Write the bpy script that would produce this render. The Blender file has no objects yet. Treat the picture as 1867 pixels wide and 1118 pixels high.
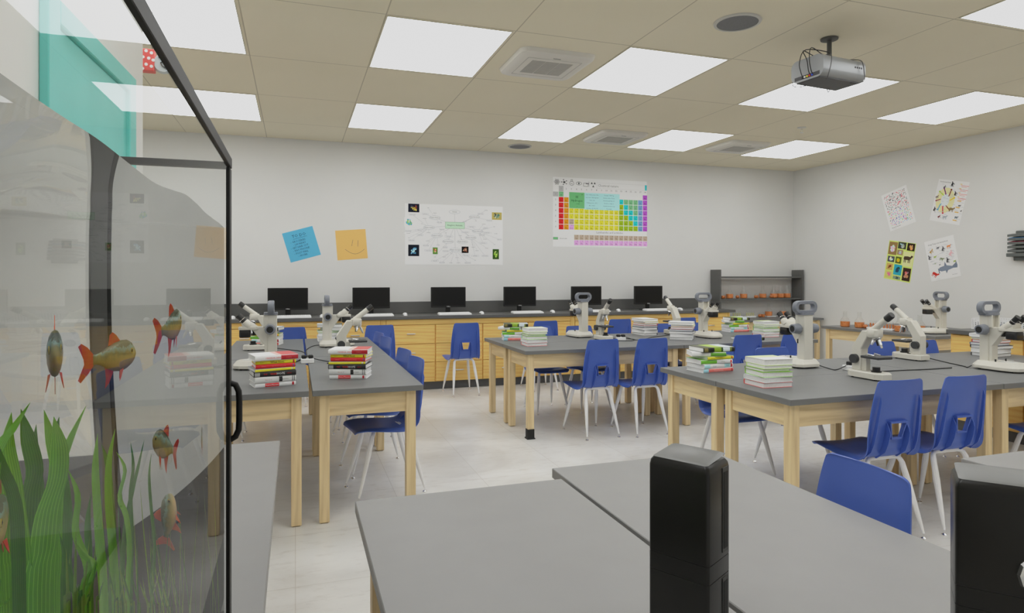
import bpy, bmesh, math, random
from mathutils import Matrix, Vector
rnd = random.Random(7)
C = bpy.context.scene.collection
PI = math.pi
rad = math.radians

# ------------------------------------------------------------------ materials
def lin(c):
    c = c / 255.0
    return c / 12.92 if c <= 0.04045 else ((c + 0.055) / 1.055) ** 2.4
LIGHT = 0.72            # how brightly a white surface in the room comes out
def alb(rgb, k=1.0):
    return tuple(min(0.92, lin(c) / LIGHT * k) for c in rgb) + (1.0,)
MATS = {}
def mat(name, rgb=(128, 128, 128), rough=0.5, metal=0.0, spec=0.5, coat=0.0):
    if name in MATS: return MATS[name]
    m = bpy.data.materials.new(name); m.use_nodes = True
    b = m.node_tree.nodes['Principled BSDF']
    b.inputs['Base Color'].default_value = alb(rgb)
    b.inputs['Roughness'].default_value = rough
    b.inputs['Metallic'].default_value = metal
    b.inputs['Specular IOR Level'].default_value = spec
    b.inputs['Coat Weight'].default_value = coat
    m.diffuse_color = b.inputs['Base Color'].default_value
    MATS[name] = m
    return m
def nodes_of(name, rgb, rough=0.5, spec=0.5):
    m = mat(name, rgb, rough, 0, spec)
    nt = m.node_tree
    return m, nt, nt.nodes, nt.links, nt.nodes['Principled BSDF']
def ramp(n, stops):
    r = n.new('ShaderNodeValToRGB'); e = r.color_ramp.elements
    while len(e) < len(stops): e.new(0.5)
    for el, (p, c) in zip(e, stops): el.position = p; el.color = c
    return r
def mottled(name, rgb, rgb2, scale=30, rough=0.5, spec=0.5, detail=3, coat=0.0, bump=0.0):
    """surface with a slight procedural variation between two colours"""
    if name in MATS: return MATS[name]
    m, nt, n, l, b = nodes_of(name, rgb, rough, spec)
    b.inputs['Coat Weight'].default_value = coat
    tc = n.new('ShaderNodeTexCoord'); nz = n.new('ShaderNodeTexNoise')
    nz.inputs['Scale'].default_value = scale; nz.inputs['Detail'].default_value = detail
    l.new(tc.outputs['Object'], nz.inputs['Vector'])
    r = ramp(n, [(0.35, alb(rgb)), (0.65, alb(rgb2))])
    l.new(nz.outputs['Fac'], r.inputs['Fac']); l.new(r.outputs['Color'], b.inputs['Base Color'])
    if bump:
        bp = n.new('ShaderNodeBump'); bp.inputs['Strength'].default_value = bump
        bp.inputs['Distance'].default_value = 0.002
        l.new(nz.outputs['Fac'], bp.inputs['Height']); l.new(bp.outputs['Normal'], b.inputs['Normal'])
    return m
def wood(name, c1, c2, axis, scale=6.0, stretch=14.0, rough=0.45):
    if name in MATS: return MATS[name]
    m, nt, n, l, b = nodes_of(name, c1, rough, 0.4)
    tc = n.new('ShaderNodeTexCoord'); mp = n.new('ShaderNodeMapping')
    s = [stretch, stretch, stretch]; s[axis] = 1.0
    mp.inputs['Scale'].default_value = s
    oi = n.new('ShaderNodeObjectInfo'); vm = n.new('ShaderNodeVectorMath'); vm.operation = 'ADD'
    mul = n.new('ShaderNodeMath'); mul.operation = 'MULTIPLY'; mul.inputs[1].default_value = 37.0
    l.new(oi.outputs['Random'], mul.inputs[0])
    l.new(tc.outputs['Object'], vm.inputs[0]); l.new(mul.outputs[0], vm.inputs[1])
    l.new(vm.outputs[0], mp.inputs['Vector'])
    nz = n.new('ShaderNodeTexNoise'); nz.inputs['Scale'].default_value = scale
    nz.inputs['Detail'].default_value = 4; nz.inputs['Distortion'].default_value = 0.6
    l.new(mp.outputs[0], nz.inputs['Vector'])
    w = n.new('ShaderNodeTexWave'); w.inputs['Scale'].default_value = scale * 0.22
    w.bands_direction = 'DIAGONAL'; w.inputs['Distortion'].default_value = 5
    w.inputs['Detail'].default_value = 2
    l.new(mp.outputs[0], w.inputs['Vector'])
    mx = n.new('ShaderNodeMath'); mx.operation = 'MULTIPLY_ADD'; mx.inputs[1].default_value = 0.35
    l.new(w.outputs['Fac'], mx.inputs[0]); l.new(nz.outputs['Fac'], mx.inputs[2])
    r = ramp(n, [(0.35, alb(c2)), (0.75, alb(c1)), (1.0, alb(c1, 1.06))])
    l.new(mx.outputs[0], r.inputs['Fac']); l.new(r.outputs['Color'], b.inputs['Base Color'])
    return m
def emission(name, rgb, strength):
    m = bpy.data.materials.new(name); m.use_nodes = True
    n = m.node_tree.nodes; n.clear()
    e = n.new('ShaderNodeEmission'); o = n.new('ShaderNodeOutputMaterial')
    e.inputs[0].default_value = (*rgb, 1); e.inputs[1].default_value = strength
    m.node_tree.links.new(e.outputs[0], o.inputs[0]); MATS[name] = m
    return m
def thin_glass(name, r0=0.04, rmax=0.9, tint=(1, 1, 1), rough=0.0):
    """clear sheet: see-through, mirrors more the flatter one looks along it"""
    m = bpy.data.materials.new(name); m.use_nodes = True
    n = m.node_tree.nodes; l = m.node_tree.links; n.clear()
    tr = n.new('ShaderNodeBsdfTransparent'); tr.inputs[0].default_value = (*tint, 1)
    gl = n.new('ShaderNodeBsdfGlossy'); gl.inputs['Roughness'].default_value = rough
    g = n.new('ShaderNodeNewGeometry'); d = n.new('ShaderNodeVectorMath'); d.operation = 'DOT_PRODUCT'
    l.new(g.outputs['Normal'], d.inputs[0]); l.new(g.outputs['Incoming'], d.inputs[1])
    def mth(op, a, b=None):
        x = n.new('ShaderNodeMath'); x.operation = op
        if isinstance(a, float): x.inputs[0].default_value = a
        else: l.new(a, x.inputs[0])
        if b is not None:
            if isinstance(b, float): x.inputs[1].default_value = b
            else: l.new(b, x.inputs[1])
        return x.outputs[0]
    c = mth('ABSOLUTE', d.outputs['Value']); c = mth('SUBTRACT', 1.0, c); c = mth('POWER', c, 5.0)
    c = mth('MULTIPLY', c, rmax - r0); c = mth('ADD', c, r0)
    mx = n.new('ShaderNodeMixShader'); l.new(c, mx.inputs[0]); l.new(tr.outputs[0], mx.inputs[1]); l.new(gl.outputs[0], mx.inputs[2])
    o = n.new('ShaderNodeOutputMaterial'); l.new(mx.outputs[0], o.inputs[0])
    MATS[name] = m
    return m
def simple_bsdf(name, node, **kw):
    m = bpy.data.materials.new(name); m.use_nodes = True
    n = m.node_tree.nodes; n.clear()
    e = n.new(node); o = n.new('ShaderNodeOutputMaterial')
    for k, v in kw.items(): e.inputs[k].default_value = v
    m.node_tree.links.new(e.outputs[0], o.inputs[0]); MATS[name] = m
    return m

# ------------------------------------------------------------------ mesh builder
class MB:
    def __init__(self): self.v = []; self.f = []; self.m = []; self.mi = []
    def _slot(self, m):
        if m not in self.m: self.m.append(m)
        return self.m.index(m)
    def add(self, vs, fs, m, T=None):
        o = len(self.v); k = self._slot(m)
        for p in vs:
            p = Vector(p)
            self.v.append(T @ p if T else p)
        for f in fs: self.f.append([o + i for i in f]); self.mi.append(k)
        return self
    def box(self, x0, x1, y0, y1, z0, z1, m, T=None):
        vs = [(x, y, z) for z in (z0, z1) for y in (y0, y1) for x in (x0, x1)]
        return self.add(vs, [(0, 2, 3, 1), (4, 5, 7, 6), (0, 1, 5, 4), (2, 6, 7, 3), (0, 4, 6, 2), (1, 3, 7, 5)], m, T)
    def quad(self, a, b, c, d, m, T=None): return self.add([a, b, c, d], [(0, 1, 2, 3)], m, T)
    def loft(self, rings, m, T=None, caps=True, closed=True):
        n = len(rings[0]); vs = [p for r in rings for p in r]; fs = []
        for i in range(len(rings) - 1):
            for j in range(n if closed else n - 1):
                k = (j + 1) % n
                fs.append((i * n + j, i * n + k, (i + 1) * n + k, (i + 1) * n + j))
        if caps:
            fs.append(tuple(reversed(range(n)))); fs.append(tuple((len(rings) - 1) * n + j for j in range(n)))
        return self.add(vs, fs, m, T)
    def prism(self, poly, a, b, m, axis='z', T=None):
        def P(p, h): return {'z': (p[0], p[1], h), 'x': (h, p[0], p[1]), 'y': (p[0], h, p[1])}[axis]
        return self.loft([[P(p, a) for p in poly], [P(p, b) for p in poly]], m, T)
    def tube(self, pts, r, m, n=8, T=None, caps=True, closed=False, flat=1.0):
        pts = [Vector(p) for p in pts]; N = len(pts)
        rs = r if isinstance(r, (list, tuple)) else [r] * N
        rings = []; up = None
        for i, p in enumerate(pts):
            if closed: t = pts[(i + 1) % N] - pts[i - 1]
            else: t = pts[min(i + 1, N - 1)] - pts[max(i - 1, 0)]
            t.normalize()
            if up is None:
                up = Vector((0, 0, 1)) if abs(t.z) < 0.9 else Vector((0, 1, 0))
            s = t.cross(up)
            if s.length < 1e-5: s = t.cross(Vector((1, 0, 0)))
            s.normalize(); u = s.cross(t).normalized(); up = u
            rings.append([p + s * math.cos(2 * PI * k / n) * rs[i] + u * math.sin(2 * PI * k / n) * rs[i] * flat for k in range(n)])
        if closed: rings.append(rings[0])
        return self.loft(rings, m, T, caps and not closed)
    def lathe(self, prof, m, n=16, T=None, caps=True):
        rings = [[(r * math.cos(2 * PI * k / n), r * math.sin(2 * PI * k / n), z) for k in range(n)] for r, z in prof]
        return self.loft(rings, m, T, caps)
    def cyl(self, p, q, r, m, n=14, r2=None, T=None):
        return self.tube([p, q], [r, r if r2 is None else r2], m, n, T)
    def build(self, name, parent=None, bevel=0.0, smooth=35, seg=1, solid=0.0, subdiv=0):
        me = bpy.data.meshes.new(name)
        me.from_pydata([tuple(p) for p in self.v], [], self.f)
        for m in self.m: me.materials.append(m)
        me.polygons.foreach_set('material_index', self.mi)
        bm = bmesh.new(); bm.from_mesh(me)
        if solid:
            bmesh.ops.solidify(bm, geom=bm.faces[:], thickness=solid)
        bmesh.ops.recalc_face_normals(bm, faces=bm.faces[:])
        if bevel:
            es = [e for e in bm.edges if len(e.link_faces) == 2 and e.calc_face_angle(0) > rad(40)]
            bmesh.ops.bevel(bm, geom=es, offset=bevel, segments=seg, profile=0.5, affect='EDGES', clamp_overlap=True)
        bm.to_mesh(me); bm.free()
        if smooth:
            for p in me.polygons: p.use_smooth = True
            me.set_sharp_from_angle(angle=rad(smooth))
        o = bpy.data.objects.new(name, me); C.objects.link(o)
        if parent: o.parent = parent
        return o
def thing(name, label, cat, loc=(0, 0, 0), rz=0.0, group=None):
    o = bpy.data.objects.new(name, None); C.objects.link(o)
    o.empty_display_size = 0.05
    o.location = loc; o.rotation_euler = (0, 0, rz)
    o['label'] = label; o['category'] = cat
    if group: o['group'] = group
    return o
def tag(o, label, cat, group=None):
    o['label'] = label; o['category'] = cat
    if group: o['group'] = group
    return o
def struct(o): o['kind'] = 'structure'; return o
def dup(root, loc, rz, label, group=None):
    r = root.copy(); C.objects.link(r); r.location = loc; r.rotation_euler = (0, 0, rz); r['label'] = label
    if group: r['group'] = group
    for ch in list(root.children):
        c = ch.copy(); C.objects.link(c); c.parent = r
        for g in list(ch.children):
            d = g.copy(); C.objects.link(d); d.parent = c
    return r
def rot(axis, a): return Matrix.Rotation(a, 4, axis)
def tr(x, y, z): return Matrix.Translation((x, y, z))
def rrect(hx, hy, r, n=4, cx=0, cy=0):
    out = []
    for sx, sy, a0 in ((1, 1, 0), (-1, 1, 90), (-1, -1, 180), (1, -1, 270)):
        for k in range(n + 1):
            a = rad(a0 + 90 * k / n)
            out.append((cx + sx * (hx - r) + r * math.cos(a), cy + sy * (hy - r) + r * math.sin(a)))
    return out
_glyph = {}
def text_geo(s, size):
    key = s
    if key not in _glyph:
        cu = bpy.data.curves.new('t', 'FONT'); cu.body = s; cu.size = 1.0; cu.resolution_u = 1
        cu.align_x = 'CENTER'; cu.align_y = 'CENTER'
        ob = bpy.data.objects.new('t', cu); me = ob.to_mesh()
        _glyph[key] = ([tuple(v.co) for v in me.vertices], [tuple(p.vertices) for p in me.polygons])
        ob.to_mesh_clear(); bpy.data.objects.remove(ob); bpy.data.curves.remove(cu)
    v, f = _glyph[key]
    return [(x * size, y * size, 0) for x, y, z in v], f
def put_text(mb, s, size, x, y, z, m, T=None, ang=0.0, fit=None):
    v, f = text_geo(s, size)
    if not v: return
    k = 1.0
    if fit:
        w = max(p[0] for p in v) - min(p[0] for p in v)
        k = min(1.0, fit / max(w, 1e-6))
    ca, sa = math.cos(ang), math.sin(ang)
    v = [(x + k * px * ca - py * sa, y + k * px * sa + py * ca, z) for px, py, _ in v]
    mb.add(v, f, m, T)
# ------------------------------------------------------------------ camera and colour handling
cam = bpy.data.cameras.new('camera'); co = bpy.data.objects.new('camera', cam); C.objects.link(co)
W, H, F, AZ, VH = 1867.0, 1118.0, 1171.83, 0.325034, 503.56
cam.sensor_fit = 'HORIZONTAL'; cam.sensor_width = 36.0
cam.lens = F / W * 36.0
cam.shift_y = -(H / 2 - VH) / W
cam.clip_start = 0.01; cam.clip_end = 60
co.location = (0, 0, 1.40); co.rotation_euler = (PI / 2, 0, -AZ)
sc = bpy.context.scene; sc.camera = co
sc.view_settings.view_transform = 'Standard'
sc.view_settings.look = 'None'
vs = sc.view_settings
vs.exposure = 0.55
vs.use_curve_mapping = True
cmap = vs.curve_mapping
cmap.extend = 'HORIZONTAL'
cc = cmap.curves[3]
for i, (x, y) in enumerate([(0, 0), (1, 0.4918)]): cc.points[i].location = (x, y)
for x, y in ((0.1708, 0.1708), (0.3415, 0.3265), (0.5123, 0.4405), (0.6830, 0.4884)): cc.points.new(x, y)
cmap.update()
cy = sc.cycles
cy.max_bounces = 10; cy.diffuse_bounces = 5; cy.glossy_bounces = 4; cy.transmission_bounces = 10; cy.transparent_max_bounces = 16
cy.sample_clamp_indirect = 4.0
cy.use_denoising = True
wd = bpy.data.worlds.new('world'); sc.world = wd; wd.use_nodes = True
wd.node_tree.nodes['Background'].inputs[0].default_value = (0.97, 0.985, 1.0, 1)
wd.node_tree.nodes['Background'].inputs[1].default_value = 0.24

# ------------------------------------------------------------------ shared materials
WALL = mottled('wall_paint', (200, 200, 198), (198, 198, 196), 1.5, 0.85, 0.2)
TOP = mottled('black_epoxy_top', (100, 101, 101), (98, 99, 99), 8, 0.42, 0.55)
TOPF = mottled('lit_grey_top', (126, 125, 124), (124, 123, 122), 8, 0.45, 0.6)  # lighter TOP for front desks, panel reflection put into colour; stand is plain grey
EDGE = mat('dark_epoxy_edge', (80, 80, 78), 0.5)
CTOP = mottled('counter_laminate', (82, 82, 80), (80, 80, 78), 8, 0.45)
MAPLE = [wood('maple_%s' % 'xyz'[i], (204, 183, 142), (188, 165, 124), i, 3.5, 16) for i in range(3)]
OAK = [wood('oak_%s' % 'xyz'[i], (220, 178, 104), (205, 160, 88), i, 3.0, 22) for i in range(3)]
BLUE = mottled('blue_plastic', (64, 90, 166), (61, 86, 160), 4, 0.34, 0.5)
WHITEM = mat('white_enamel', (212, 212, 212), 0.35)
CHROME = mat('chrome', (220, 220, 220), 0.15, 1.0)
BLACK = mat('black_plastic', (28, 28, 27), 0.45, 0, .35)
RUBBER = mat('black_rubber', (25, 25, 25), 0.7)
CREAM = mottled('cream_enamel', (193, 190, 180), (190, 187, 177), 8, 0.4, 0.5)
GREYP = mat('slate_grey_plastic', (112, 116, 124), 0.42)
PAPER = mottled('book_pages', (222, 222, 218), (205, 205, 203), 200, 0.9, 0.1)
WHITEP = mat('white_plastic', (226, 226, 226), 0.4)
STEEL = mat('brushed_steel', (190, 190, 190), 0.3, 0.9)
DARKSTEEL = mat('dark_grey_metal', (70, 70, 69), 0.5)
SHELF = mat('charcoal_shelf', (84, 84, 82), 0.5)

# ------------------------------------------------------------------ room shell
CZ = 3.10; BY = 8.415
def floor_mat():
    m, nt, n, l, b = nodes_of('vinyl_floor', (205, 198, 190), 0.32, 0.45)
    tc = n.new('ShaderNodeTexCoord')
    n1 = n.new('ShaderNodeTexNoise'); n1.inputs['Scale'].default_value = 1.3; n1.inputs['Detail'].default_value = 6; n1.inputs['Distortion'].default_value = 0.7
    l.new(tc.outputs['Object'], n1.inputs['Vector'])
    r1 = ramp(n, [(0.34, alb((186, 184, 180))), (0.5, alb((201, 200, 197))), (0.7, alb((212, 212, 210)))])
    l.new(n1.outputs['Fac'], r1.inputs['Fac'])
    mp = n.new('ShaderNodeMapping'); mp.inputs['Scale'].default_value = (3.0, 9.0, 1)
    l.new(tc.outputs['Object'], mp.inputs['Vector'])
    n2 = n.new('ShaderNodeTexNoise'); n2.inputs['Scale'].default_value = 2.2; n2.inputs['Detail'].default_value = 8; n2.inputs['Roughness'].default_value = 0.7
    l.new(mp.outputs[0], n2.inputs['Vector'])
    r2 = ramp(n, [(0.30, (0.82, 0.80, 0.78, 1)), (0.47, (1, 1, 1, 1))])
    l.new(n2.outputs['Fac'], r2.inputs['Fac'])
    mx = n.new('ShaderNodeMix'); mx.data_type = 'RGBA'; mx.blend_type = 'MULTIPLY'; mx.inputs[0].default_value = 0.8
    l.new(r1.outputs['Color'], mx.inputs[6]); l.new(r2.outputs['Color'], mx.inputs[7])
    n3 = n.new('ShaderNodeTexNoise'); n3.inputs['Scale'].default_value = 9; n3.inputs['Detail'].default_value = 5
    l.new(mp.outputs[0], n3.inputs['Vector'])
    r3 = ramp(n, [(0.22, (0.45, 0.43, 0.42, 1)), (0.27, (1, 1, 1, 1))])
    l.new(n3.outputs['Fac'], r3.inputs['Fac'])
    mx3 = n.new('ShaderNodeMix'); mx3.data_type = 'RGBA'; mx3.blend_type = 'MULTIPLY'; mx3.inputs[0].default_value = 0.9
    l.new(mx.outputs[2], mx3.inputs[6]); l.new(r3.outputs['Color'], mx3.inputs[7])
    br = n.new('ShaderNodeTexBrick'); br.inputs['Scale'].default_value = 1.0
    br.inputs['Brick Width'].default_value = 0.61; br.inputs['Row Height'].default_value = 0.61
    br.inputs['Mortar Size'].default_value = 0.0025; br.offset = 0.0
    br.inputs['Color1'].default_value = (1, 1, 1, 1); br.inputs['Color2'].default_value = (0.95, 0.945, 0.94, 1); br.inputs['Mortar'].default_value = (0.82, 0.8, 0.78, 1)
    l.new(tc.outputs['Object'], br.inputs['Vector'])
    m2 = n.new('ShaderNodeMix'); m2.data_type = 'RGBA'; m2.blend_type = 'MULTIPLY'; m2.inputs[0].default_value = 1
    l.new(mx3.outputs[2], m2.inputs[6]); l.new(br.outputs['Color'], m2.inputs[7])
    l.new(m2.outputs[2], b.inputs['Base Color'])
    return m
GX, GY, SX, SY = 0.5525, 3.0882, 0.8924, 1.1183        # ceiling grid origin and pitch
def ceiling_mat():
    m, nt, n, l, b = nodes_of('ceiling_tile', (206, 199, 178), 0.9, 0.1)
    tc = n.new('ShaderNodeTexCoord'); sx = n.new('ShaderNodeSeparateXYZ'); l.new(tc.outputs['Object'], sx.inputs[0])
    def mth(op, a, bb):
        x = n.new('ShaderNodeMath'); x.operation = op
        if hasattr(a, 'links'): l.new(a, x.inputs[0])
        else: x.inputs[0].default_value = a
        if hasattr(bb, 'links'): l.new(bb, x.inputs[1])
        else: x.inputs[1].default_value = bb
        return x.outputs[0]
    masks = []; darks = []
    for o, g, s in (('X', GX, SX), ('Y', GY, SY)):
        u = mth('DIVIDE', mth('SUBTRACT', sx.outputs[o], g - 40 * s), s)
        f = mth('MULTIPLY', mth('FRACT', u, 0), s)
        d = mth('MINIMUM', f, mth('SUBTRACT', s, f))
        masks.append(mth('LESS_THAN', d, 0.013))
        darks.append(mth('LESS_THAN', mth('ABSOLUTE', mth('SUBTRACT', f, 0.007), 0), 0.0042))
    bar = mth('MAXIMUM', masks[0], masks[1]); ed = mth('MAXIMUM', darks[0], darks[1])
    nz = n.new('ShaderNodeTexNoise'); nz.inputs['Scale'].default_value = 1.0; l.new(tc.outputs['Object'], nz.inputs['Vector'])
    r = ramp(n, [(0.3, alb((205, 198, 177))), (0.7, alb((208, 201, 181)))]); l.new(nz.outputs['Fac'], r.inputs['Fac'])
    a = n.new('ShaderNodeMix'); a.data_type = 'RGBA'; l.new(bar, a.inputs[0]); l.new(r.outputs['Color'], a.inputs[6]); a.inputs[7].default_value = alb((207, 200, 180))
    c = n.new('ShaderNodeMix'); c.data_type = 'RGBA'; l.new(ed, c.inputs[0]); l.new(a.outputs[2], c.inputs[6]); c.inputs[7].default_value = alb((172, 164, 144))
    l.new(c.outputs[2], b.inputs['Base Color'])
    return m
def slab(name, x0, x1, y0, y1, z0, z1, m):
    return struct(MB().box(x0, x1, y0, y1, z0, z1, m).build(name, smooth=0))
slab('floor', -4.0, 8.4, -4.5, 8.6, -0.1, 0.0, floor_mat())
slab('ceiling', -4.0, 8.4, -4.5, 8.6, CZ, CZ + 0.1, ceiling_mat())
slab('wall_back', -4.0, 8.0, BY, BY + 0.12, 0, CZ, WALL)
def rwx(y): return 7.656 + (y - BY) * (7.777 - 7.656) / (5.02 - BY)   # the right wall runs slightly askew
struct(MB().loft([[(rwx(y), y, 0), (rwx(y) + 0.12, y, 0), (rwx(y) + 0.12, y, CZ), (rwx(y), y, CZ)] for y in (BY + 0.05, -4.5)], WALL).build('wall_right', smooth=0))
slab('wall_partition', -1.72, -1.60, -2.5, 5.0, 0, CZ, WALL)
slab('wall_left', -3.62, -3.5, -4.5, 8.5, 0, CZ, WALL)
BASE = mat('rubber_baseboard', (72, 72, 70), 0.6)
struct(MB().loft([[(rwx(y) - 0.008, y, 0), (rwx(y), y, 0), (rwx(y), y, 0.1), (rwx(y) - 0.008, y, 0.1)] for y in (BY - 0.005, -4.5)], BASE).build('baseboard_right', smooth=0))

# ------------------------------------------------------------------ ceiling fittings
PANEL = emission('light_diffuser', (0.975, 0.99, 1.0), 3.15)
ALU = mat('white_trim_metal', (190, 186, 170), 0.5)
hx, hy = SX / 2 - 0.0117, SY / 2 - 0.0214
proto = None
SIDE = {-4: 'sixth column left', -2: 'leftmost', 0: 'second', 2: 'third', 4: 'fourth', 6: 'rightmost'}
for r in (-3, -1, 1, 3):
    for c in (-4, -2, 0, 2, 4, 6):
        if r == -3 and c in (-4,): continue
        p = (GX + (c + .5) * SX, GY + (r + .5) * SY, CZ)
        row = {3: 'back row near the far wall', 1: 'front row in view', -1: 'row above the camera', -3: 'row behind the camera'}[r]
        lab = {-4: 'hidden far left light panel', -2: 'light panel beside the fish tank frame', 0: 'light panel second from left', 2: 'light panel in the middle',
               4: 'light panel right of centre', 6: 'light panel nearest the right wall'}[c]
        lab = 'square white ceiling %s, %s' % (lab, row)
        if proto is None:
            proto = thing('ceiling_light', lab, 'ceiling light', p, 0, 'lit square ceiling panels')
            f = MB()
            f.box(-hx, hx, -hy, -hy + .008, -.005, -.001, ALU).box(-hx, hx, hy - .008, hy, -.005, -.001, ALU)
            f.box(-hx, -hx + .008, -hy, hy, -.005, -.001, ALU).box(hx - .008, hx, -hy, hy, -.005, -.001, ALU)
            f.build('frame', proto, smooth=0)
            MB().box(-hx + .006, hx - .006, -hy + .006, hy - .006, -.004, -.0015, PANEL).build('diffuser', proto, smooth=0)
        else: dup(proto, p, 0, lab)
VENTW = mat('vent_white', (196, 193, 186), 0.5); VENTG = mat('vent_grille_grey', (166, 164, 159), 0.6)
vent = None
for c, r, lab in ((1, 1, 'large white square air vent between the two front light panels'), (3, 3, 'small white ceiling air vent in back row, left one of two'), (5, 3, 'small white ceiling air vent in back row, right one of two')):
    p = (GX + (c + .5) * SX, GY + (r + .5) * SY, CZ)
    if vent is None:
        vent = thing('ceiling_vent', lab, 'air vent', p, 0, 'ceiling cassette vents')
        o1 = rrect(.30, .30, .07); o2 = rrect(.31, .31, .07); o3 = rrect(.27, .27, .06)
        MB().loft([[(x, y, -.001) for x, y in o2], [(x, y, -.03) for x, y in o1], [(x, y, -.045) for x, y in o3]], VENTW).build('cover', vent, smooth=30)
        g = MB()
        for k in range(3):
            for q in range(18):
                y = -.15 + q * .0168
                g.box(-.17 + k * .115, -.17 + k * .115 + .108, y, y + .009, -.048, -.045, VENTG)
        g.build('grille', vent, smooth=0)
        t = MB(); t.box(-.22, .22, -.205, -.201, -.0465, -.045, VENTG); t.box(-.22, .22, .201, .205, -.0465, -.045, VENTG)
        t.box(-.222, -.218, -.205, .205, -.0465, -.045, VENTG); t.box(.218, .222, -.205, .205, -.0465, -.045, VENTG)
        t.box(-.03, .03, -.236, -.228, -.047, -.045, mat('vent_mark', (90, 90, 90))); t.build('panel_line', vent, smooth=0)
    else: dup(vent, p, 0, lab)
SPKG = mottled('speaker_mesh', (112, 112, 114), (100, 100, 102), 300, 0.7)
spk = None
for p, lab in (((2.80, 3.59, CZ), 'round grey ceiling speaker nearest the projector'), ((2.78, 7.93, CZ), 'small round grey ceiling speaker close to the back wall')):
    if spk is None:
        spk = thing('ceiling_speaker', lab, 'speaker', p, 0, 'round ceiling speakers')
        MB().lathe([(.155, -.001), (.152, -.010), (.134, -.012), (.134, -.001)], mat('speaker_rim', (176, 174, 168), .5), 32).build('rim', spk)
        MB().lathe([(.134, -.002), (.134, -.008)], SPKG, 32).build('grille', spk)
    else: dup(spk, p, 0, lab)
s = thing('fire_sprinkler', 'small chrome fire sprinkler head hanging from the ceiling', 'sprinkler', (5.48, 5.9, CZ))
MB().lathe([(.05, -.001), (.045, -.008), (.012, -.012)], mat('sprinkler_plate', (190, 188, 180), .4), 18).build('escutcheon', s)
b = MB(); b.lathe([(.012, -.01), (.012, -.03), (.008, -.03)], CHROME, 10)
for q in (-1, 1): b.tube([(q * .01, 0, -.03), (q * .014, 0, -.045), (q * .004, 0, -.06)], .003, CHROME, 6)
b.lathe([(.022, -.06), (.022, -.063)], CHROME, 14); b.build('nozzle', s)
# ------------------------------------------------------------------ lab tables
TH = 0.762
def make_table(name, label, top_m, L=1.56, Wd=0.622, edge=None):
    t = thing(name, label, 'table')
    b = MB(); b.box(-L / 2, L / 2, -Wd / 2, Wd / 2, TH - .032, TH, top_m)
    b.build('table_top', t, bevel=.002, smooth=0)
    ix, iy, s = L / 2 - .038, Wd / 2 - .038, .056
    for sx in (-1, 1):
        for sy in (-1, 1):
            b = MB(); x0, x1 = sorted((sx * ix, sx * (ix - s))); y0, y1 = sorted((sy * iy, sy * (iy - s)))
            b.box(x0, x1, y0, y1, .006, TH - .0325, MAPLE[2])
            b.box(x0 + .006, x1 - .006, y0 + .006, y1 - .006, 0, .006, RUBBER)
            b.build('leg', t, bevel=.002, smooth=0)
    za, zb = TH - .032 - .125, TH - .033
    for sy in (-1, 1):
        y0, y1 = sorted((sy * (iy - .012), sy * (iy - .034)))
        MB().box(-ix + s, ix - s, y0, y1, za, zb, MAPLE[0]).build('apron', t, smooth=0)
    for sx in (-1, 1):
        x0, x1 = sorted((sx * (ix - .012), sx * (ix - .034)))
        MB().box(x0, x1, -iy + s, iy - s, za, zb, MAPLE[1]).build('apron', t, smooth=0)
    return t
tb = make_table('lab_table', 'black topped maple lab table in middle group, near left, one leg in a black boot', TOP)
G = 'black topped maple lab tables'
tb['group'] = G
tb.location = (2.63, 5.446, 0)
for x, y, rz, lab in (
    (4.195, 5.446, 0, 'black topped maple lab table in middle group, near right, empty chairs in front'),
    (2.63, 6.072, 0, 'black topped maple lab table in middle group, far left, under the stereo microscope'),
    (4.195, 6.072, 0, 'black topped maple lab table in middle group, far right, nearest the flask shelf'),
    (3.195, 2.988, 0, 'black topped maple lab table at right, nearest corner, white and green book stack on it'),
    (4.760, 2.988, 0, 'black topped maple lab table at right picture edge, under the large cropped microscope'),
    (3.195, 3.614, 0, 'black topped maple lab table at right, behind the nearest one, colourful book stack on corner'),
    (4.760, 3.614, 0, 'black topped maple lab table at right, far end, grey book stack on it'),
    (.401, 4.520, PI / 2, 'black topped maple lab table at left, front right of four, second book stack'),
    (-.240, 4.520, PI / 2, 'black topped maple lab table at left, beside fish tank, first book stack on it'),
    (.401, 6.090, PI / 2, 'black topped maple lab table at left, rear right of its four, towards the computers'),
    (-.240, 6.090, PI / 2, 'black topped maple lab table at left, rear left of its four, behind tank frame'),
    (6.712, 5.780, PI / 2, 'black topped maple side table carrying test tube racks in front of right wall'),
    (7.345, 5.780, PI / 2, 'black topped maple side table pushed right against the right wall'),
    (6.842, 8.065, 0, 'black topped maple bench in back right corner under the flask shelf')):
    dup(tb, (x, y, 0), rz, lab)
boot_leg = [o for o in tb.children if o.name.startswith('leg')][0]
BL = Vector((-.78 + .038 + .028, -.311 + .038 + .028, 0))
bb = MB(); o1 = rrect(.037, .037, .004, 1); o2 = rrect(.031, .031, .004, 1)
bb.loft([[(BL.x + x, BL.y + y, .0) for x, y in o1], [(BL.x + x, BL.y + y, .008) for x, y in o1], [(BL.x + x, BL.y + y, .012) for x, y in o2], [(BL.x + x, BL.y + y, .085) for x, y in o2]], RUBBER)
bt = bb.build('leg_boot', boot_leg, smooth=0); bt['label'] = 'black rubber boot on the table leg'
fd = make_table('front_desk', 'grey topped desk in the foreground, left one with pale side edge', TOPF, Wd=.634)
fd['group'] = 'grey topped desks in the foreground'; fd.location = (.477, 1.088, 0); fd.rotation_euler.z = PI / 2
dup(fd, (1.124, 1.200, 0), PI / 2, 'grey topped desk in the foreground centre carrying black loudspeakers, blue chair at its side')
dup(fd, (2.524, .850, 0), PI / 2, 'grey topped desk at lower right corner behind the cropped loudspeaker')

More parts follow.
